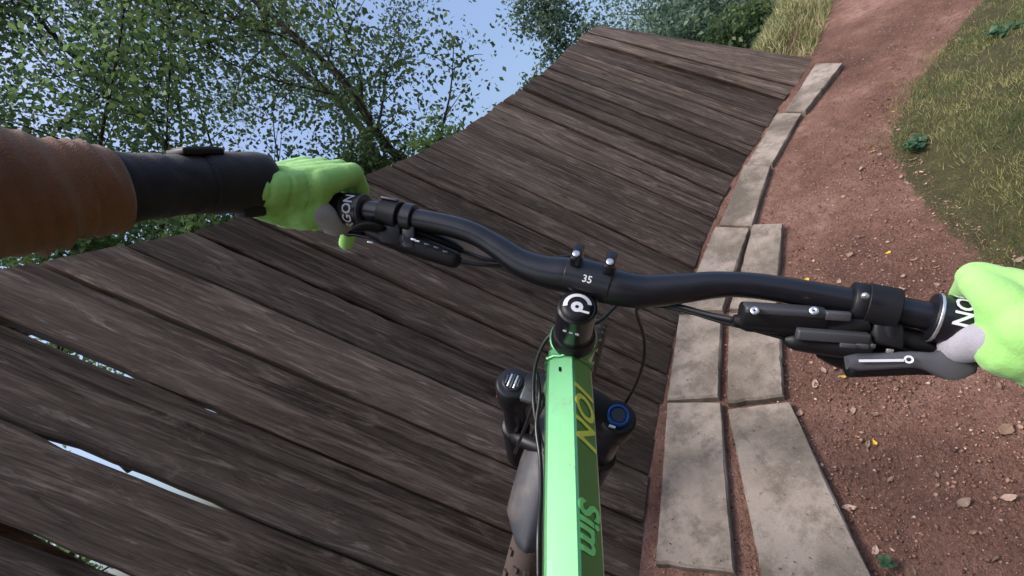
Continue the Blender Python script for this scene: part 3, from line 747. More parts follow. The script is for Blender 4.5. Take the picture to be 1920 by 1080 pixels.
# shifter pod
sh = MB(); sh.add(tube(catmull([at(1470, 636, .405), at(1500, 640, .402), at(1560, 646, .395), at(1625, 650, .388)], 10), [.003, .0065, .008, .0085, .009, .0095, .010, .0105, .012, .012], 12))
sh.add(box(at(1635, 630, .396), exr, eyr, ezr, .026, .014, .011, .006)); sh.add(tube(catmull([at(1540, 655, .41), at(1600, 668, .408), at(1650, 668, .402), at(1700, 655, .395)], 10), [.008, .011, .013, .013, .013, .013, .012, .011, .010, .008], 12))
sh.add(tube([at(1660, 625, .386), at(1720, 640, .378), at(1745, 655, .376)], [.010, .009, .006], 12)); sh.add(cyl(at(1668, 606, .378), at(1668, 640, .38), .0075, 16))
sho = sh.build('shifter', BLACKM, bike, sharp=R(40))
mesh('shifter_cover', *box(at(1560, 630, .386), exr, eyr, ezr, .026, .0045, .004, .0015), GREYP, sho)
for (x, y, hx) in ((1590, 648, .0055), (1617, 649, .004), (1668, 658, .0024), (1637, 649, .0015)):
    mesh('shifter_mark', *box(at(x, y, .3725), exr, eyr, ezr, hx, .0016, .0012, .0004), LEVERG if x != 1668 else SILVER, sho)
# lever blade with its paddle
LB = catmull([at(1586, 680, .382), at(1640, 678, .377), at(1715, 674, .368), at(1770, 675, .362), at(1822, 664, .357)], 20)
lv = []; lf = []
fl = nrm(EYE-at(1700, 675, .39)); 
for i, p in enumerate(LB):
    t = i/19; T = nrm(LB[min(i+1, 19)]-LB[max(i-1, 0)]); wd = np.interp(t, [0, .1, .5, .62, .78, .95, 1], [.005, .0068, .0062, .0075, .0125, .0095, .003]); up_ = nrm(np.cross(T, fl)); up_ = up_ if up_ @ CW[:, 1] > 0 else -up_
    nn_ = np.cross(T, up_); nn_ = nn_ if nn_ @ fl > 0 else -nn_
    dn = -.0035*smooth01((t-.45)/.3)
    for a, b in ((-1, -.6), (-1, .5), (-.7, 1), (.7, 1), (1, .5), (1, -.6)): lv.append(p+up_*(wd*a+dn)+nn_*.004*b)
for i in range(19):
    for k in range(6): lf.append([i*6+k, i*6+(k+1) % 6, (i+1)*6+(k+1) % 6, (i+1)*6+k])
lf.append(list(range(6))[::-1]); lf.append([19*6+k for k in range(6)])
blade = mesh('brake_lever', lv, lf, LEVERG, bike, sharp=R(50))
mesh('lever_back', *tube(LB[:14]-np.outer(np.ones(14), fl)*.006-np.outer(np.ones(14), CW[:, 1])*.004, .008, 10), BLACKM, blade)
eb1 = nrm(at(1700, 675, .39)-at(1620, 676, .4)); eb2 = nrm(np.cross(fl, eb1)); eb2 = eb2 if eb2 @ CW[:, 1] > 0 else -eb2
mesh('lever_print', *box(at(1652, 676, .3695), eb1, eb2, fl, .0145, .0010, .0002, 0), WHITE, blade, smooth=False)
mesh('lever_ring', *lathe([(.0016, 0), (.0030, 0)], at(1704, 674, .3635), fl, seg=18), WHITE, blade, smooth=False)
def cable(name, pts, r, m=None, n=40): return mesh(name, *tube(catmull([at(*q) for q in pts], n), r, 8), m or CABLE, bike)
cable('brake_hose', [(1380, 600, .412), (1330, 590, .425), (1275, 575, .44), (1225, 566, .47), (1180, 560, .50), (1140, 530, .53), (1115, 500, .55), (1070, 484, .56), (1030, 486, .56), (985, 500, .56)], .0024)
cable('shift_cable', [(1475, 635, .405), (1420, 620, .412), (1350, 602, .425), (1290, 584, .44), (1240, 574, .46), (1200, 575, .50), (1195, 590, .53), (1208, 635, .57), (1206, 680, .60), (1188, 730, .63), (1160, 775, .66), (1140, 810, .68)], .0021)
cable('dropper_cable', [(1165, 560, .52), (1150, 578, .52), (1115, 607, .51), (1060, 612, .52), (1025, 636, .53), (1005, 680, .54), (1000, 730, .54), (1003, 775, .53), (1012, 815, .52), (1022, 850, .50)], .0023)
cable('rear_brake_hose', [(1005, 690, .55), (1012, 740, .54), (1006, 800, .52), (1013, 860, .50), (1014, 930, .47), (1010, 1000, .44), (1010, 1090, .42)], .0024)
cable('front_brake_hose', [(1045, 690, .60), (1030, 720, .62), (1000, 760, .645), (985, 800, .67), (965, 850, .72)], .0024)
# left brake lever, dropper lever, hoses
p, d = barp(pxk(735)); lm = MB(); lm.add(cyl(p-d*.011, p+d*.011, .0160, 22, .001)); 
eyl = CW[:, 1]; ezl = CW[:, 2]
lm.add(box(p-eyl*.020, d, eyl, ezl, .013, .012, .010, .004)); lcl = lm.build('brake_clamp', BLACKM, bike, sharp=R(40))
mesh('clamp_plate', *box(p+eyl*.0155+ezl*.004, d, eyl, ezl, .0095, .0012, .006, .0006), LEVERG, lcl)
p, d = barp(pxk(768)); lm = MB(); lm.add(cyl(p-d*.006, p+d*.006, .0155, 22, .001)); lm.add(box(p-eyl*.020, d, eyl, ezl, .008, .012, .009, .003)); lm.build('dropper_clamp', BLACK, bike, sharp=R(40))
mc = MB(); mc.add(tube(catmull([at(690, 432, .513), at(740, 446, .508), at(800, 468, .502), at(850, 486, .498), at(864, 490, .497)], 14), [.006, .009, .011, .012, .012, .0115, .011, .0105, .010, .0095, .009, .008, .006, .004], 14))
mc.add(box(at(745, 440, .510), d, eyl, ezl, .022, .012, .010, .005)); mc.add(tube([at(775, 432, .512), at(850, 462, .512), at(868, 470, .512)], [.008, .0065, .003], 10))
lmc = mc.build('master_cylinder', BLACKM, bike, sharp=R(40))
for (x, y) in ((775, 449), (782, 452), (800, 458), (818, 464), (835, 472)):
    mesh('lever_glint', *box(at(x, y, .489), d, eyl, ezl, .0028, .0009, .0006, .0002), SILVER if x < 790 else LEVERG, lmc)
LBl = catmull([at(770, 462, .520), at(730, 452, .528), at(690, 442, .535), at(668, 437, .540), at(648, 438, .545)], 12)
mesh('brake_lever', *tube(LBl, [.006, .006, .0055, .005, .005, .005, .0055, .006, .006, .006, .006, .004], 10, flat=.6), BLACK, bike)
mesh('dropper_lever', *tube(catmull([at(720, 430, .50), at(690, 425, .495), at(660, 430, .492)], 8), [.006, .007, .008, .008, .008, .008, .007, .004], 10, flat=.5), BLACKM, bike)
mesh('lever_tip', *box(at(694, 454, .52), d, eyl, ezl, .0035, .0010, .001, .0003), SILVER, lmc)
cable('brake_hose', [(862, 489, .497), (890, 494, .497), (920, 497, .498), (960, 497, .505), (1010, 490, .53), (1060, 490, .55)], .0025)
cable('dropper_cable', [(866, 470, .512), (890, 478, .515), (920, 487, .515), (955, 492, .52), (1010, 488, .55), (1080, 481, .56), (1130, 500, .56), (1160, 520, .55)], .0022)
cable('dropper_cable', [(850, 462, .512), (880, 474, .51), (915, 486, .505), (940, 490, .505)], .0020)
# ------------------------------------------------------------------ rider
person = root('person', lean(0, -1.05, -.25), 'rider in brown sleeve, dark undersleeve and lime green gloves gripping the handlebar', 'person')
GLp = barp(pxk(598))[0]; GLd = -barp(pxk(598))[1]         # left hand: axis towards the bar end
GRp = barp(pxk(1886))[0]; GRd = barp(pxk(1886))[1]
def hand_pts(gp, outw, wrist, k_=.92):
    """joints of a hand closed on the grip; e1 along the bar to its end, e2 forward, e3 up"""
    e1 = nrm(outw); e3 = nrm(upR-e1*(upR @ e1)); e2 = np.cross(e3, e1); e2 = e2 if e2 @ fwR > 0 else -e2
    def q(a, b, c): return gp+e1*a*k_+e2*b*k_+e3*c*k_
    fing = {}
    spec = [(-.030, .0, 1.0), (-.009, .004, 1.06), (.012, .002, 1.0), (.032, -.004, .84)]
    for i, (a, b, l) in enumerate(spec):
        mcp = q(a, .026+b, .034); 
        if i == 0:
            fing[i] = [mcp, q(a+.010, .054, .006), q(a+.020, .055, -.028), q(a+.028, .038, -.064)]
        else:
            fing[i] = [mcp, q(a, .030+.020*l, .006), q(a, .030*l, -.026), q(a, .002, -.028)]
    thumb = [q(-.008, -.032, .018), q(-.020, -.028, .002), q(-.027, -.012, -.017), q(-.022, .014, -.026)]
    return e1, e2, e3, q, fing, thumb
def glove(gp, outw, wrist, name, k_):
    e1, e2, e3, q, fing, thumb = hand_pts(gp, outw, wrist, k_)
    mb = MB(); bd = MB()
    rads = np.array([(.0112, .0108, .0098, .0088), (.0116, .0110, .0100, .0090), (.0112, .0106, .0098, .0088), (.0100, .0096, .0090, .0082)])
    wr = np.asarray(wrist)
    for i in range(4):
        P = fing[i]; rr = rads[i]
        for k in range(3): mb.add(capsule(P[k], P[k+1], rr[k], rr[k+1])); bd.add(capsule(P[k], P[k+1], rr[k]*.75, rr[k+1]*.75))
        mid = wr+(q([-.016, -.006, .006, .016][i], -.05, .028)-wr)*.55
        mb.add(capsule(P[0], q([-.020, -.006, .008, .022][i], -.024, .033), .0125, .0155))
        mb.add(capsule(P[0], mid, .0125, .018)); bd.add(capsule(P[0], mid, .010, .015))
    mb.add(capsule(fing[0][0]-e2*.014, fing[3][0]-e2*.016, .0125, .0115)); bd.add(capsule(fing[0][0]-e2*.01, fing[3][0]-e2*.012, .012, .011))
    mb.add(capsule(q(-.014, -.022, .026), q(.020, -.024, .026), .0185, .0185)); bd.add(capsule(q(-.014, -.022, .026), q(.020, -.024, .026), .014, .014))
    mb.add(capsule(wr, q(0, -.035, .024), .0225, .024)); mb.add(capsule(wr-e3*.004, q(.016, -.030, .000), .0220, .0220)); mb.add(capsule(q(-.004, -.032, .002), q(.024, -.030, .002), .021, .020)); bd.add(capsule(wr, q(0, -.035, .024), .021, .018))
    
    tm = MB(); trr = (.0145, .0130, .0118, .0100)
    mb.add(capsule(wr*.5+q(-.01, -.035, .02)*.5, thumb[0], .019, .0165))
    for k in range(3):
        mb.add(capsule(thumb[k], thumb[k+1], trr[k]*.95, trr[k+1]*.95)); bd.add(capsule(thumb[k], thumb[k+1], trr[k]*.75, trr[k+1]*.75))
        if k: tm.add(capsule(thumb[k], thumb[k+1], trr[k]*1.07, trr[k+1]*1.09))
    v, f = remesh(mb, .0020, 4)
    # creases over the back of the hand
    nn = np.array([mnoise.noise(Vector(p*70)) for p in v]); ax_ = nrm(q(0, 0, .03)-wr)
    ph = ((v-wr) @ ax_); cr = np.exp(-((ph-.022)/.03)**2)
    sgn = np.array([math.sin(a*190+2.2*mnoise.noise(Vector(p*35))+(p @ e1)*90) for a, p in zip(ph, v)])
    cen = wr+np.outer(ph, ax_); dn = v-cen; dn /= np.linalg.norm(dn, axis=1, keepdims=True)+1e-9
    crz = -np.exp(-(sgn/.30)**2); v = v+dn*((.0008*nn+.0026*crz*cr)[:, None])
    g = mesh(name, v, f, GLOVE, person)
    v2, f2 = remesh(tm, .0024, 4); mesh('thumb_patch', v2, f2, GLOVE_GREY, g)
    # dark patches on the knuckles
    return g, bd, e1, e2, e3, q
wrL = lean(-.256, .098, .445); elL = lean(-.395, .034, .215); shL = lean(-.20, .06, -.16)
wrR = lean(.415, -.006, .275); elR = lean(.52, -.06, .07); shR = lean(.20, .06, -.16)
gL, bdL, *fL = glove(GLp, GLd, wrL, 'glove', .93)
gR, bdR, *fR = glove(GRp, GRd, wrR, 'glove', .86)
# body: one skin surface under the clothes
bd = MB(); bd.v = bdL.v+bdR.v; bd.f = bdL.f+[[i+bdL.n for i in q] for q in bdR.f]; bd.n = bdL.n+bdR.n
pel = lean(0, -.45, -.36); che = lean(0, -.08, -.28); nek = lean(0, .10, -.20); hd = lean(0, .25, -.14)
for a, b, ra, rb in ((wrL, elL, .017, .029), (elL, shL, .036, .046), (wrR, elR, .017, .029), (elR, shR, .036, .046), (shL, shR, .05, .05), (che, (shL+shR)/2, .13, .09), (che, pel, .125, .13), (nek, hd, .05, .06), (lean(0, .05, -.2), nek, .07, .055), (hd, hd+CW @ np.array([0, .06, .03]), .078, .085)):
    bd.add(capsule(a, b, ra, rb))
for sg in (-1, 1):
    hip = lean(.09*sg, -.47, -.36); kn = lean(.19*sg, -.66, -.02); an = lean(.16*sg+.03, -1.0, -.16); to = an+fwR*.14-upR*.05
    bd.add(capsule(hip, kn, .078, .056)); bd.add(capsule(kn, an, .052, .034)); bd.add(capsule(an-upR*.04, to, .034, .028))
v, f = remesh(bd, .006, 3); mesh('body', v, f, SKIN, person)
# jersey: torso plus sleeves with bunched cuffs
mb = MB()
for a, b, ra, rb in ((shL, shR, .062, .062), (che, (shL+shR)/2, .142, .105), (che, pel, .14, .14), (shL, shL*.3+elL*.7, .062, .056), (shR, shR*.3+elR*.7, .062, .056)): mb.add(capsule(a, b, ra, rb))
jv, jf = remesh(mb, .010, 4); jer = mesh('jersey', jv, jf, JERSEY, person)
def sleeve(el, wr, sh, t_end, name, dirs):
    P = np.vstack([sh*.35+el*.65, sh*.12+el*.88, el+(wr-el)*.06, el+(wr-el)*.3, el+(wr-el)*.5, el+(wr-el)*t_end]); n = 90
    Pc = catmull(P, n); V = []; seg = 40; T = np.gradient(Pc, axis=0); T /= np.linalg.norm(T, axis=1, keepdims=True)
    N = nrm(CW[:, 1]-T[0]*(CW[:, 1] @ T[0]))
    for i in range(n):
        t = i/(n-1); N = nrm(N-T[i]*(N @ T[i])); Bn = np.cross(T[i], N)
        r0 = np.interp(t, [0, .3, .45, .7, .88, .97, 1], [.056, .052, .0485, .042, .0345, .0315, .030])
        for k in range(seg):
            a = 2*math.pi*k/seg; c, s_ = math.cos(a), math.sin(a)
            tt = t+.030*math.sin(a+.6)+.018*math.sin(2*a+1.1)+.03*mnoise.noise(Vector((t*6, a*.7, 3.3)))
            fold = .0014*math.sin(tt*34+.8*math.sin(a*2))*smooth01((t-.2)/.4)
            wq = (tt+.008*math.sin(tt*41))*20; fold += (.0030+.0050*abs(mnoise.noise(Vector((int(wq)*3.7, 1.1, 0)))))*(1-abs((wq % 1)*2-1))**1.6*smooth01((t-.5)/.2)*(.55+.6*abs(math.sin(a*.5+int(wq))))*(1-smooth01((t-.955)/.03))
            fold += .0012*(smooth01((t-.968)/.01))
            nz = mnoise.noise(Vector((Pc[i]+.05*(c*N+s_*Bn))*16))*.0010
            V.append(Pc[i]+(r0+fold+nz)*(c*N+s_*Bn))
    m2 = len(V); 
    for k in range(seg):                      # hem turned in
        q_ = V[(n-1)*seg+k]; V.append(Pc[-1]-T[-1]*.012+(q_-Pc[-1])*.86)
    F = []
    for i in range(n):
        for k in range(seg): F.append([i*seg+k, i*seg+(k+1) % seg, (i+1)*seg+(k+1) % seg, (i+1)*seg+k])
    return mesh(name, V, F, JERSEY, person)
sleeve(elL, wrL, shL, .66, 'sleeve', 1); sleeve(elR, wrR, shR, .66, 'sleeve', -1)
def under(el, wr, name):
    d = wr-el; Pc = [el+d*t for t in np.linspace(.35, 1.06, 24)]
    rr = [np.interp(t, [.35, .6, .85, 1.06], [.032, .0285, .0250, .0240])+.0006*math.sin(t*60) for t in np.linspace(.35, 1.06, 24)]
    Pc = [el+d*t for t in np.linspace(.35, 1.06, 60)]; rr = np.interp(np.linspace(0, 1, 60), np.linspace(0, 1, 24), rr)
    v, f = tube(Pc, rr, 36); ax_ = nrm(d)
    for i in range(len(v)):
        h = (v[i]-el) @ ax_; c_ = el+ax_*h; o_ = v[i]-c_; L_ = np.linalg.norm(o_)
        if L_ > .01: w_ = mnoise.noise(Vector(v[i]*30)); v[i] += o_/L_*(.0016*w_-.0014*math.exp(-(math.sin(h*150+5*w_+12*(o_ @ CW[:, 1])/L_*.12)/.35)**2))
    return mesh(name, v, f, NAVY, person)
under(elL, wrL, 'undersleeve'); under(elR, wrR, 'undersleeve')
dL = nrm(wrL-elL)
wbp = [wrL+dL*t for t in np.linspace(-.030, .030, 14)]
wb = mesh('wrist_strap', *tube(wbp, [.0255, .0268, .0272, .0275, .0272, .0275, .0278, .0275, .0272, .0275, .0278, .0275, .0268, .0258], 28), BLACKF, person)
wu = nrm(CW[:, 1]*.95+CW[:, 2]*.1); wu = nrm(wu-dL*(wu @ dL)); wx = np.cross(dL, wu)
wt_ = mesh('watch', *box(wrL-dL*.030+wu*.0265, dL, wx, wu, .017, .015, .0032, .002), BLACKM, person)
mesh('watch_face', *box(wrL-dL*.030+wu*.0300, dL, wx, wu, .013, .013, .0006, .0003), LEVERG, wt_)
mesh('strap_tab', *box(wrL+dL*.006-wu*.027+wx*.004, dL, wx, wu, .011, .010, .006, .003), BLACKF, wb)
# shorts, shoes and helmet
mb = MB()
for sg in (-1, 1):
    hip = lean(.09*sg, -.47, -.36); kn = lean(.19*sg, -.66, -.02); mb.add(capsule(hip, hip*.2+kn*.8, .092, .075))
mb.add(capsule(pel-lat0*.06, pel+lat0*.06, .15, .15)); v, f = remesh(mb, .010, 4); mesh('shorts', v, f, SHORTS, person)
for sg in (-1, 1):
    an = lean(.16*sg+.03, -1.0, -.16)-upR*.05; mb = MB(); mb.add(capsule(an-fwR*.05, an+fwR*.13-upR*.02, .042, .040)); v, f = remesh(mb, .007, 3); mesh('shoe', v, f, SHORTS, person)
hv, hf = lathe([(.118*math.cos(a), .13*math.sin(a)) for a in np.linspace(-.25, 1.56, 12)], hd+CW @ np.array([0, .06, .03]), upR, seg=28)
mesh('helmet', hv, hf, BLACKM, person).modifiers.new('thickness', 'SOLIDIFY').thickness = .012
# ------------------------------------------------------------------ vegetation
UPW = np.array([0, 0, 1.0])
def leaf_mesh(P, size, up_bias, shade, seed, aspect=.62):
    """leaf-shaped faces (four-sided, folded along the midrib) at points P"""
    g = np.random.default_rng(seed); n = len(P)
    L = size*g.uniform(.6, 1.25, n)
    d = g.normal(size=(n, 3)); d[:, 2] -= .45; d /= np.linalg.norm(d, axis=1, keepdims=True)
    nn = g.normal(size=(n, 3))+np.array([0, 0, up_bias]); nn -= d*(nn*d).sum(1)[:, None]; nn /= np.linalg.norm(nn, axis=1, keepdims=True)
    s_ = np.cross(d, nn)
    a = P; b = P+d*(L*.45)[:, None]+s_*(L*aspect*.5)[:, None]+nn*(L*.10)[:, None]
    c = P+d*L[:, None]; e = P+d*(L*.45)[:, None]-s_*(L*aspect*.5)[:, None]+nn*(L*.10)[:, None]
    V = np.stack([a, b, c, e], 1).reshape(-1, 3); F = np.arange(n*4).reshape(n, 4)
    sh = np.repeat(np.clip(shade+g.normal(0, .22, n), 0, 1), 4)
    return V, F, sh
def fast_mesh(name, V, F, m, parent=None, attr=None, org=None, smooth=False):
    o0 = org_of(parent) if parent is not None else (np.zeros(3) if org is None else np.asarray(org))
    me = bpy.data.meshes.new(name); V = np.asarray(V)-o0; n, k = F.shape
    me.vertices.add(len(V)); me.vertices.foreach_set('co', V.ravel()); me.loops.add(n*k); me.loops.foreach_set('vertex_index', F.ravel().astype(np.int32))
    me.polygons.add(n); me.polygons.foreach_set('loop_start', np.arange(0, n*k, k, dtype=np.int32))
    if attr:
        for kx, a in attr.items(): at_ = me.attributes.new(kx, 'FLOAT', 'POINT'); at_.data.foreach_set('value', np.asarray(a, float))
    me.materials.append(m); me.update(calc_edges=True); me.validate()
    o = bpy.data.objects.new(name, me)
    if parent is None: o.location = Vector(o0)
    return link(o, parent)

def grow(base, height, spread, trunk_r, seed, limbs=14, first=.25, lift=.5, lean_=(0, 0), twigs=7):
    g = np.random.default_rng(seed); tr = MB(); br = MB(); pts = []; wts = []
    n = 9; P = [np.array(base, float)]
    for i in range(1, n+1):
        t = i/n; P.append(np.array(base)+np.array([lean_[0]*t, lean_[1]*t, height*t])+g.normal(0, .035*height*.3, 3)*np.array([1, 1, .1]))
    P = catmull(P, 24); rad = trunk_r*(1-np.linspace(0, 1, 24)*.88)
    tr.add(tube(P, rad, 10))
    for i in range(limbs):
        t = first+(1-first)*(i+g.uniform(0, .8))/limbs; k = min(int(t*23), 22); p = P[k]
        az = i*2.4+g.uniform(-.5, .5); L = spread*(1.0-.55*max(0, (t-.35)/.65))*g.uniform(.7, 1.15)
        d = np.array([math.cos(az), math.sin(az), lift+g.uniform(-.3, .5)]); d /= np.linalg.norm(d)
        Q = [p]; dd = d.copy()
        for j in range(5): dd = nrm(dd+g.normal(0, .14, 3)+np.array([0, 0, .04])); Q.append(Q[-1]+dd*L/5)
        Q = catmull(Q, 14); r0 = rad[k]*.38; br.add(tube(Q, np.linspace(r0, .004, 14), 6))
        for j in range(twigs):
            u = g.uniform(.25, 1); q0 = Q[min(int(u*13), 12)]; dv = nrm(dd+g.normal(0, .7, 3)+np.array([0, 0, .1])); l2 = L*g.uniform(.18, .42)
            W = catmull([q0, q0+dv*l2*.5+g.normal(0, .04, 3), q0+dv*l2+g.normal(0, .08, 3)-np.array([0, 0, .06])], 6); br.add(tube(W, np.linspace(max(.006, r0*.25), .002, 6), 4))
            for x in W[1:]: pts.append(x); wts.append(1.0)
        for x in Q[5:]: pts.append(x); wts.append(.6)
    return tr, br, np.array(pts), np.array(wts)
def tree(name, label, cat, base, height, spread, trunk_r, seed, nleaf, leaf, m, shade=.35, sigma=.22, group=None, limbs=14, first=.25, lift=.5, lean_=(0, 0), twigs=7):
    base = np.asarray(base, float); rt = root(name, base, label, cat, group)
    tr, br, pts, wt = grow(base, height, spread, trunk_r, seed, limbs, first, lift, lean_, twigs)
    tk = tr.build('trunk', BARK, rt); br.build('branches', BARK, rt)
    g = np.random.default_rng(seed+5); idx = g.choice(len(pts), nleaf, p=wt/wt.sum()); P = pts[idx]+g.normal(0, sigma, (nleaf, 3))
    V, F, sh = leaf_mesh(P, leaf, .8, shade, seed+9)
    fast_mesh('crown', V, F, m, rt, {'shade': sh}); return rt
def low(px, py, d, drop): p = at(px, py, d); p[2] -= drop; return p
GRP = 'trees behind the boards'
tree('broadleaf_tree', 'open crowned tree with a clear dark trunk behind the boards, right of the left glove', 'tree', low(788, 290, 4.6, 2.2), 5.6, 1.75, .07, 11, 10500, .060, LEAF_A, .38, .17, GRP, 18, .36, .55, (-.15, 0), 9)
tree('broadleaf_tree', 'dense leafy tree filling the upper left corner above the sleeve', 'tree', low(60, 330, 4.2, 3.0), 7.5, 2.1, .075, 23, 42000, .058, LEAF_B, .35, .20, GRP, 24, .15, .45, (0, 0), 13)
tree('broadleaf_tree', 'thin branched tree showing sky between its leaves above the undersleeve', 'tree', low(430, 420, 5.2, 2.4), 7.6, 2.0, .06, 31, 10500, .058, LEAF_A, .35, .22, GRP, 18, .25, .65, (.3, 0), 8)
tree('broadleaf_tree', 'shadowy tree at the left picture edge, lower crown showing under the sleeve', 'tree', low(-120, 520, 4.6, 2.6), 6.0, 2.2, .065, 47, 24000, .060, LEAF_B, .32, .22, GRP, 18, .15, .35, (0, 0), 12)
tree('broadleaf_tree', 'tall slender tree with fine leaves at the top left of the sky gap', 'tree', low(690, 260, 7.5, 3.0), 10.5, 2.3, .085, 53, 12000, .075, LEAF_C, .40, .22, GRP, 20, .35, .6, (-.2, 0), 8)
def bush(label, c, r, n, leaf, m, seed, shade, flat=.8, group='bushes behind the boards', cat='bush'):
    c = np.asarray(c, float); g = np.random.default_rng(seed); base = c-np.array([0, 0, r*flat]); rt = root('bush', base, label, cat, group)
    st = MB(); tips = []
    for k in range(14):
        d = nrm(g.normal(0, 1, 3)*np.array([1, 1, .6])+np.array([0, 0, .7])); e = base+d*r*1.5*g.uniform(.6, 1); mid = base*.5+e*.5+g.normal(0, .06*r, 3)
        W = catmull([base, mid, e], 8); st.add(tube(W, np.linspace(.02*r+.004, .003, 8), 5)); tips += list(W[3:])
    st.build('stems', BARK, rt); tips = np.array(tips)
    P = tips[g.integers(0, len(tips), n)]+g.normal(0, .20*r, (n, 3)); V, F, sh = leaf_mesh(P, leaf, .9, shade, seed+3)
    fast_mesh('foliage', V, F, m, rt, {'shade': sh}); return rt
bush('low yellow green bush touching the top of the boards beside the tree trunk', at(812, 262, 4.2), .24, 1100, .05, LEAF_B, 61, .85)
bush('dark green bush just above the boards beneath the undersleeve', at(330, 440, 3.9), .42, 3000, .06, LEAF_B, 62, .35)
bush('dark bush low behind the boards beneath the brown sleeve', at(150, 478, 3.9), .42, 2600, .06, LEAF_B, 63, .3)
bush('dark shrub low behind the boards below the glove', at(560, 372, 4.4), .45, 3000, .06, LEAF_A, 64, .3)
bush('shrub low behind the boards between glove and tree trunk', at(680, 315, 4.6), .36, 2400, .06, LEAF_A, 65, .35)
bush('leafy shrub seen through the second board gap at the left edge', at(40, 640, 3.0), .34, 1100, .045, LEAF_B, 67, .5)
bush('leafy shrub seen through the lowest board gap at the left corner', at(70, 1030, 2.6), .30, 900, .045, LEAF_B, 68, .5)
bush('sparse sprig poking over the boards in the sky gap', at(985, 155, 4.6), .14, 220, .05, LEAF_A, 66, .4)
GB = 'bushes beyond the far end of the boards'
tree('small_tree', 'small feathery tree against the sky above the far boards', 'tree', low(1075, 78, 5.6, 1.0), 1.75, .55, .035, 71, 3600, .055, LEAF_C, .42, .09, GB, 14, .3, .5, (-.1, .1), 6)
for k, (px, py, d, r, nl, sh, lab) in enumerate([(1165, 55, 6.2, .70, 5200, .5, 'bush with haze tinted leaves beyond the far boards, next to the sky'), (1262, 55, 6.0, .62, 5200, .55, 'bush with haze tinted leaves beyond the far boards, second from the sky'),
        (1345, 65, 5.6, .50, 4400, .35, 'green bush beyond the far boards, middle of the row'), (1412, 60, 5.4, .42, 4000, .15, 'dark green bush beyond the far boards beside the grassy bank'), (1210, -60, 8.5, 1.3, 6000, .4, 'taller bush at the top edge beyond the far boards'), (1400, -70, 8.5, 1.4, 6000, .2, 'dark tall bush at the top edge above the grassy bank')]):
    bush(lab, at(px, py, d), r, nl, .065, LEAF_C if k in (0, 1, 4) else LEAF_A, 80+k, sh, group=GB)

# ------------------------------------------------------------------ grass
def blades(P, N, length, width, lean_dir, seed, shade):
    g = np.random.default_rng(seed); n = len(P); L = length*g.uniform(.45, 1.35, n); d = N+g.normal(0, .55, (n, 3))+lean_dir*g.uniform(.2, 1.1, n)[:, None]
    d /= np.linalg.norm(d, axis=1, keepdims=True); s_ = np.cross(d, g.normal(size=(n, 3))); s_ /= np.linalg.norm(s_, axis=1, keepdims=True); w_ = width*g.uniform(.6, 1.3, n)
    bend = (lean_dir*.6-N*.35)*(L*.35)[:, None]
    a = P-s_*w_[:, None]; b = P+s_*w_[:, None]; m1 = P+d*(L*.55)[:, None]; c = m1+s_*(w_*.8)[:, None]; e = m1-s_*(w_*.8)[:, None]; t = P+d*L[:, None]+bend
    V = np.stack([a, b, c, e, t, t+s_*.0004], 1).reshape(-1, 3); i = np.arange(n)*6
    F = np.concatenate([np.stack([i, i+1, i+2, i+3], 1), np.stack([i+3, i+2, i+5, i+4], 1)]); return V, F, np.repeat(shade, 6)
def grass_field(name, label, n, region, m, seed, length, width, shade_fn):
    g = np.random.default_rng(seed); Q = []
    while len(Q) < n:
        p = g.uniform(region[0], region[1], (n*2, 2)); keep = region[2](p, g); Q += list(p[keep])
    Q = np.array(Q[:n]); z = ground_h(Q); W = gwa(np.c_[Q, z-.004]); sh = shade_fn(Q, g)
    ld = M_G @ np.array([.55, .35, 0]); V, F, s_ = blades(W, np.tile(nrm(GUP+UPW*.6), (n, 1)), length, width, ld, seed+1, sh)
    o = fast_mesh(name, V, F, m, None, {'shade': s_}, org=W.mean(0)); return tag(o, label, kind='stuff')
def fbm2(Q, s, seed): return np.array([mnoise.fractal(Vector((a*s, b*s, seed*3.1)), 1.0, 2.0, 3) for a, b in Q])
def isl(p, g): 
    d = grass_dist(p)+.20*fbm2(p, 3.4, 4); return (d > -.02) & (g.uniform(0, 1, len(p)) < np.clip(.25+d*3.0, 0, 1)*np.clip(.62+1.5*fbm2(p, 2.6, 12), .05, 1)) & (np.linalg.norm(p-[1.9, 1.6], axis=1) < 3.4)
def isl_sh(Q, g): return np.clip(.42+.55*fbm2(Q, 2.2, 9)+.25*fbm2(Q, 9, 5)+g.normal(0, .2, len(Q)), 0, 1)
grass_field('grass', 'short mixed green and straw grass on the bank right of the path', 85000, ([.9, -.6], [4.6, 4.2], isl), GRASS, 101, .030, .0011, isl_sh)
def bank(p, g):
    o = out_dist(p); return (o > .02) & (o < .50) & (p[:, 1] > 3.1*SC) & (p[:, 0] > 2.5) & (g.uniform(0, 1, len(p)) < .4+.6*(fbm2(p, 3, 6) > 0))
def bank_sh(Q, g): return np.clip(.45+.5*fbm2(Q, 2.5, 2)+g.normal(0, .22, len(Q)), 0, 1)
grass_field('bank_grass', 'pale straw and green tuft grass on the bump past the far boards', 5000, ([2.4, 3.1], [4.2, 5.2], bank), GRASS2, 111, .085, .0028, bank_sh)
def edge(p, g):
    o = out_dist(p); return (o > -.035) & (o < .03)

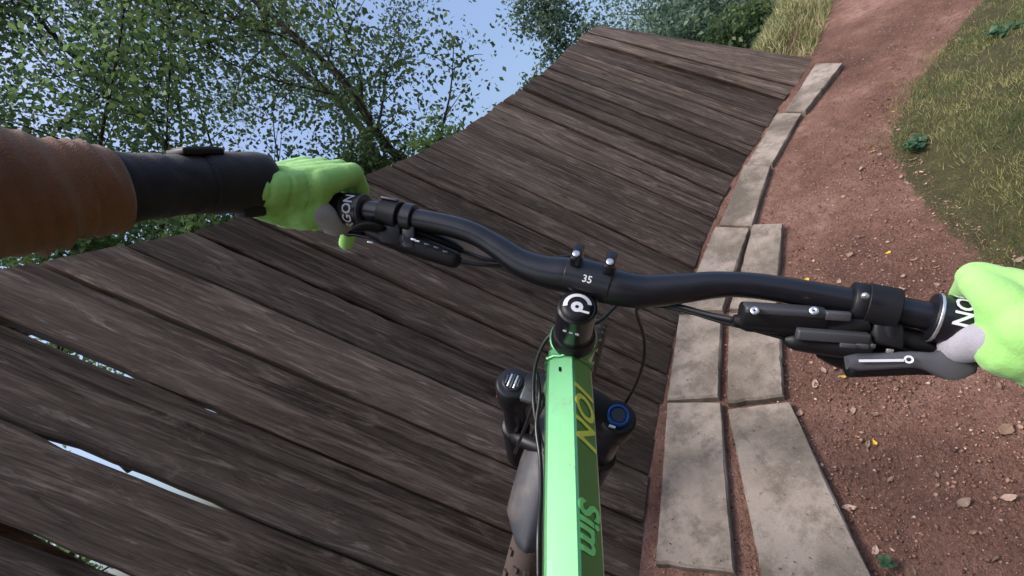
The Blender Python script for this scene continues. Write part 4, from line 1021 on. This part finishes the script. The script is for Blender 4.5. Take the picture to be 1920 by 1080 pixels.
# ------------------------------------------------------------------ broad-leaved weeds in the grass
def weed(label, gx, gy, r, n, seed, m):
    z = ground_h(np.array([[gx, gy]]))[0]; c = gw(gx, gy, z); rt = root('weed', c, label, 'weed', 'broad leaved weeds'); g = np.random.default_rng(seed)
    for k in range(n):
        a = k*2.4+g.uniform(-.3, .3); el = g.uniform(.2, 1.0); d = nrm(M_G @ np.array([math.cos(a)*math.cos(el), math.sin(a)*math.cos(el), math.sin(el)])); L = r*g.uniform(.5, 1.15); c0 = c+(M_G @ np.array([g.normal(0, r*.55), g.normal(0, r*.4), 0])) if n > 12 else c; s_ = nrm(np.cross(d, GUP)); V = []; F = []
        for j in range(5):
            t = j/4; p = c0+d*L*t+GUP*(.02+.25*L*t*(1-t)-.3*L*t*t); w_ = L*.30*math.sin(math.pi*min(.97, t*.9+.06))
            V += [p-s_*w_, p-GUP*w_*.25, p+s_*w_]
        for j in range(4): F += [[j*3, j*3+1, j*3+4, j*3+3], [j*3+1, j*3+2, j*3+5, j*3+4]]
        mesh('leaf', V, F, m, rt, attr={'shade': [g.uniform(.2, .7)]*15})
WEEDM = leaf_mat('weed_leaf', (.015, .045, .02), (.05, .12, .045), .3)
weed('dark green dock leaves in the grass near the middle of the bank', 1.86, 1.69, .05, 30, 5, WEEDM)
weed('green weed higher on the grass bank', 2.75, 2.02, .055, 26, 6, WEEDM)
weed('small green sprout on the soil at the lower picture edge', .385, .50, .028, 7, 7, WEEDM)
weed('small green clump at the grass edge by the right picture side', 1.75, 1.12, .04, 18, 8, WEEDM)

# ------------------------------------------------------------------ fallen leaves and pebbles on the soil
def dry_mat(name, c): 
    m = mat(name, c, .75, spec=.3); g = NT(m); oi = g.n('ShaderNodeObjectInfo'); co = g.n('ShaderNodeTexCoord').outputs['Object']
    hs = g.n('ShaderNodeHueSaturation'); g.l(g.math('ADD', g.math('MULTIPLY', oi.outputs['Random'], .8), .55), hs.inputs['Value']); hs.inputs['Color'].default_value = (*c, 1)
    a = g.noise(co, 120, 3, .6); g.l(g.mix(g.math('MULTIPLY', a, .45), hs.outputs[0], tuple(x*.55 for x in c)), g.b.inputs['Base Color']); return m
DRY = [dry_mat('dry_leaf_pale', (.36, .25, .20)), dry_mat('dry_leaf_tan', (.24, .155, .105)), dry_mat('dry_leaf_yellow', (.52, .34, .05))]
lm_ = []
for k in range(9):
    g = np.random.default_rng(300+k); V = []; F = []; mN = 5; L = 1.0; wmax = g.uniform(.17, .32); curl = g.uniform(.35, 1.1); kink = g.uniform(-.12, .12)
    for j in range(mN):
        t = j/(mN-1); w_ = wmax*math.sin(math.pi*(t**.8*.96+.02))**1.2*g.uniform(.75, 1.25); x = (t-.5); z = curl*(x*x)*.6; y0 = kink*math.sin(t*3)
        V += [(x, y0-w_, z+curl*.25*g.uniform(.2, 1)), (x+.02, y0, z), (x, y0+w_, z+curl*.25*g.uniform(.2, 1))]
    for j in range(mN-1): F += [[j*3, j*3+1, j*3+4, j*3+3], [j*3+1, j*3+2, j*3+5, j*3+4]]
    me = bpy.data.meshes.new('leaf'); me.from_pydata(V, [], F); me.materials.append(DRY[0 if k < 4 else (1 if k < 7 else 2)]); lm_.append(me)
KIND = [('pale dried leaf lying on the red soil', 'pale fallen leaves'), ('tan dried leaf lying on the red soil', 'tan fallen leaves'), ('yellow fallen leaf on the red soil', 'yellow fallen leaves')]
MG = Matrix([[M_G[i][j] for j in range(3)] for i in range(3)])
def soil_ok(p): return (out_dist(p) < -.44) & (grass_dist(p) < .12)
cnt = [0, 0, 0]; placed = 0; g = np.random.default_rng(77)
while placed < 285:
    p = np.array([[g.uniform(-.1, 3.6), g.uniform(-.1, 3.6)]])
    if not soil_ok(p)[0]: continue
    if g.uniform() > np.clip(1.35-np.linalg.norm(p[0]-[.9, .7])/2.6, .12, 1): continue
    k = g.choice(9, p=[.09, .09, .09, .09, .20, .20, .19, .025, .025]); kd = 0 if k < 4 else (1 if k < 7 else 2)
    sz = np.clip(g.lognormal(-4.1, .45), .009, .036)*(1.0 if kd < 2 else .8); z = ground_h(p)[0]
    o = bpy.data.objects.new('fallen_leaf', lm_[k]); link(o)
    rot = MG @ (Matrix.Rotation(g.uniform(0, 6.28), 3, 'Z') @ Matrix.Rotation(g.normal(0, .25), 3, 'X') @ Matrix.Rotation(g.normal(0, .2), 3, 'Y'))
    M4 = rot.to_4x4() @ Matrix.Scale(sz, 4); M4.translation = Vector(gw(p[0][0], p[0][1], z+.003)); o.matrix_world = M4
    tag(o, KIND[kd][0], 'leaf', KIND[kd][1]); placed += 1
for (px_, py_, kd, sz) in ((1528, 722, 0, .040), (1600, 770, 0, .030), (1640, 830, 2, .022), (1592, 952, 0, .036), (1640, 1030, 0, .03), (1890, 935, 0, .036), (1885, 810, 1, .044), (1580, 708, 2, .024), (1500, 776, 1, .03), (1545, 695, 0, .032)):
    d = CW @ np.array([px_-960, 540-py_, -900.0]); t = (-HP)/(M_G[:, 2] @ d); p = wg(EYE+d*t)[:2]; z = ground_h(p[None])[0]
    o = bpy.data.objects.new('fallen_leaf', lm_[{0: 1, 1: 5, 2: 7}[kd]]); link(o); rot = MG @ Matrix.Rotation(random.uniform(0, 6), 3, 'Z'); M4 = rot.to_4x4() @ Matrix.Scale(sz, 4); M4.translation = Vector(gw(p[0], p[1], z+.003)); o.matrix_world = M4
    tag(o, KIND[kd][0], 'leaf', KIND[kd][1])
# grit: far too many to count
def grit():
    g = np.random.default_rng(9); Q = []
    while len(Q) < 36000:
        p = np.c_[g.uniform(-.3, 4, 4000), g.uniform(-.3, 4.5, 4000)]; dens = np.clip(1.3-np.linalg.norm(p-[.9, .7], axis=1)/3.0, .08, 1)
        Q += list(p[((out_dist(p) < -.02) & (grass_dist(p) < .1)) & (g.uniform(0, 1, len(p)) < dens)])
    Q = np.array(Q[:36000]); on_slab = np.zeros(len(Q), bool)
    for q in SLABS:
        q = np.array(q)*SC; ins = np.ones(len(Q), bool)
        for a, b in zip(q, np.roll(q, -1, 0)): ins &= ((b[0]-a[0])*(Q[:, 1]-a[1])-(b[1]-a[1])*(Q[:, 0]-a[0])) <= 0
        on_slab |= ins
    keep = ~on_slab | (g.uniform(0, 1, len(Q)) < .035); zs = np.where(on_slab, .0335, 0.0)[keep]; Q = Q[keep]; n = len(Q); z = np.maximum(ground_h(Q), zs); r = np.clip(g.lognormal(-6.15, .5, n), .0012, .0075); r = np.where(zs > 0, np.minimum(r, .003), r)
    octa = np.array([(1, 0, 0), (0, 1, 0), (-1, 0, 0), (0, -1, 0), (0, 0, .8), (0, 0, -.5)], float); of = np.array([(0, 1, 4), (1, 2, 4), (2, 3, 4), (3, 0, 4), (1, 0, 5), (2, 1, 5), (3, 2, 5), (0, 3, 5)])
    V = octa[None]*r[:, None, None]*g.uniform(.55, 1.3, (n, 6, 1)); a = g.uniform(0, 6.28, n); c, s_ = np.cos(a), np.sin(a)
    V = np.stack([V[..., 0]*c[:, None]-V[..., 1]*s_[:, None], V[..., 0]*s_[:, None]+V[..., 1]*c[:, None], V[..., 2]], -1)+np.c_[Q, z+.001][:, None]
    W = gwa(V.reshape(-1, 3)); F = (of[None]+(np.arange(n)*6)[:, None, None]).reshape(-1, 3)
    m = mat('grit', (.2, .13, .11), .9, spec=.2); gg = NT(m); at_ = gg.n('ShaderNodeAttribute'); at_.attribute_name = 'shade'
    gg.l(gg.ramp(at_.outputs['Fac'], [(0, (.08, .042, .032)), (.6, (.24, .13, .095)), (.93, (.33, .20, .16)), (1, (.44, .35, .31))]), gg.b.inputs['Base Color'])
    o = fast_mesh('grit', W, F, m, None, {'shade': np.repeat(g.uniform(0, 1, n), 6)}, org=gw(.8, 1.2, 0)); tag(o, 'loose grit and small stones scattered over the red soil', kind='stuff')
grit()
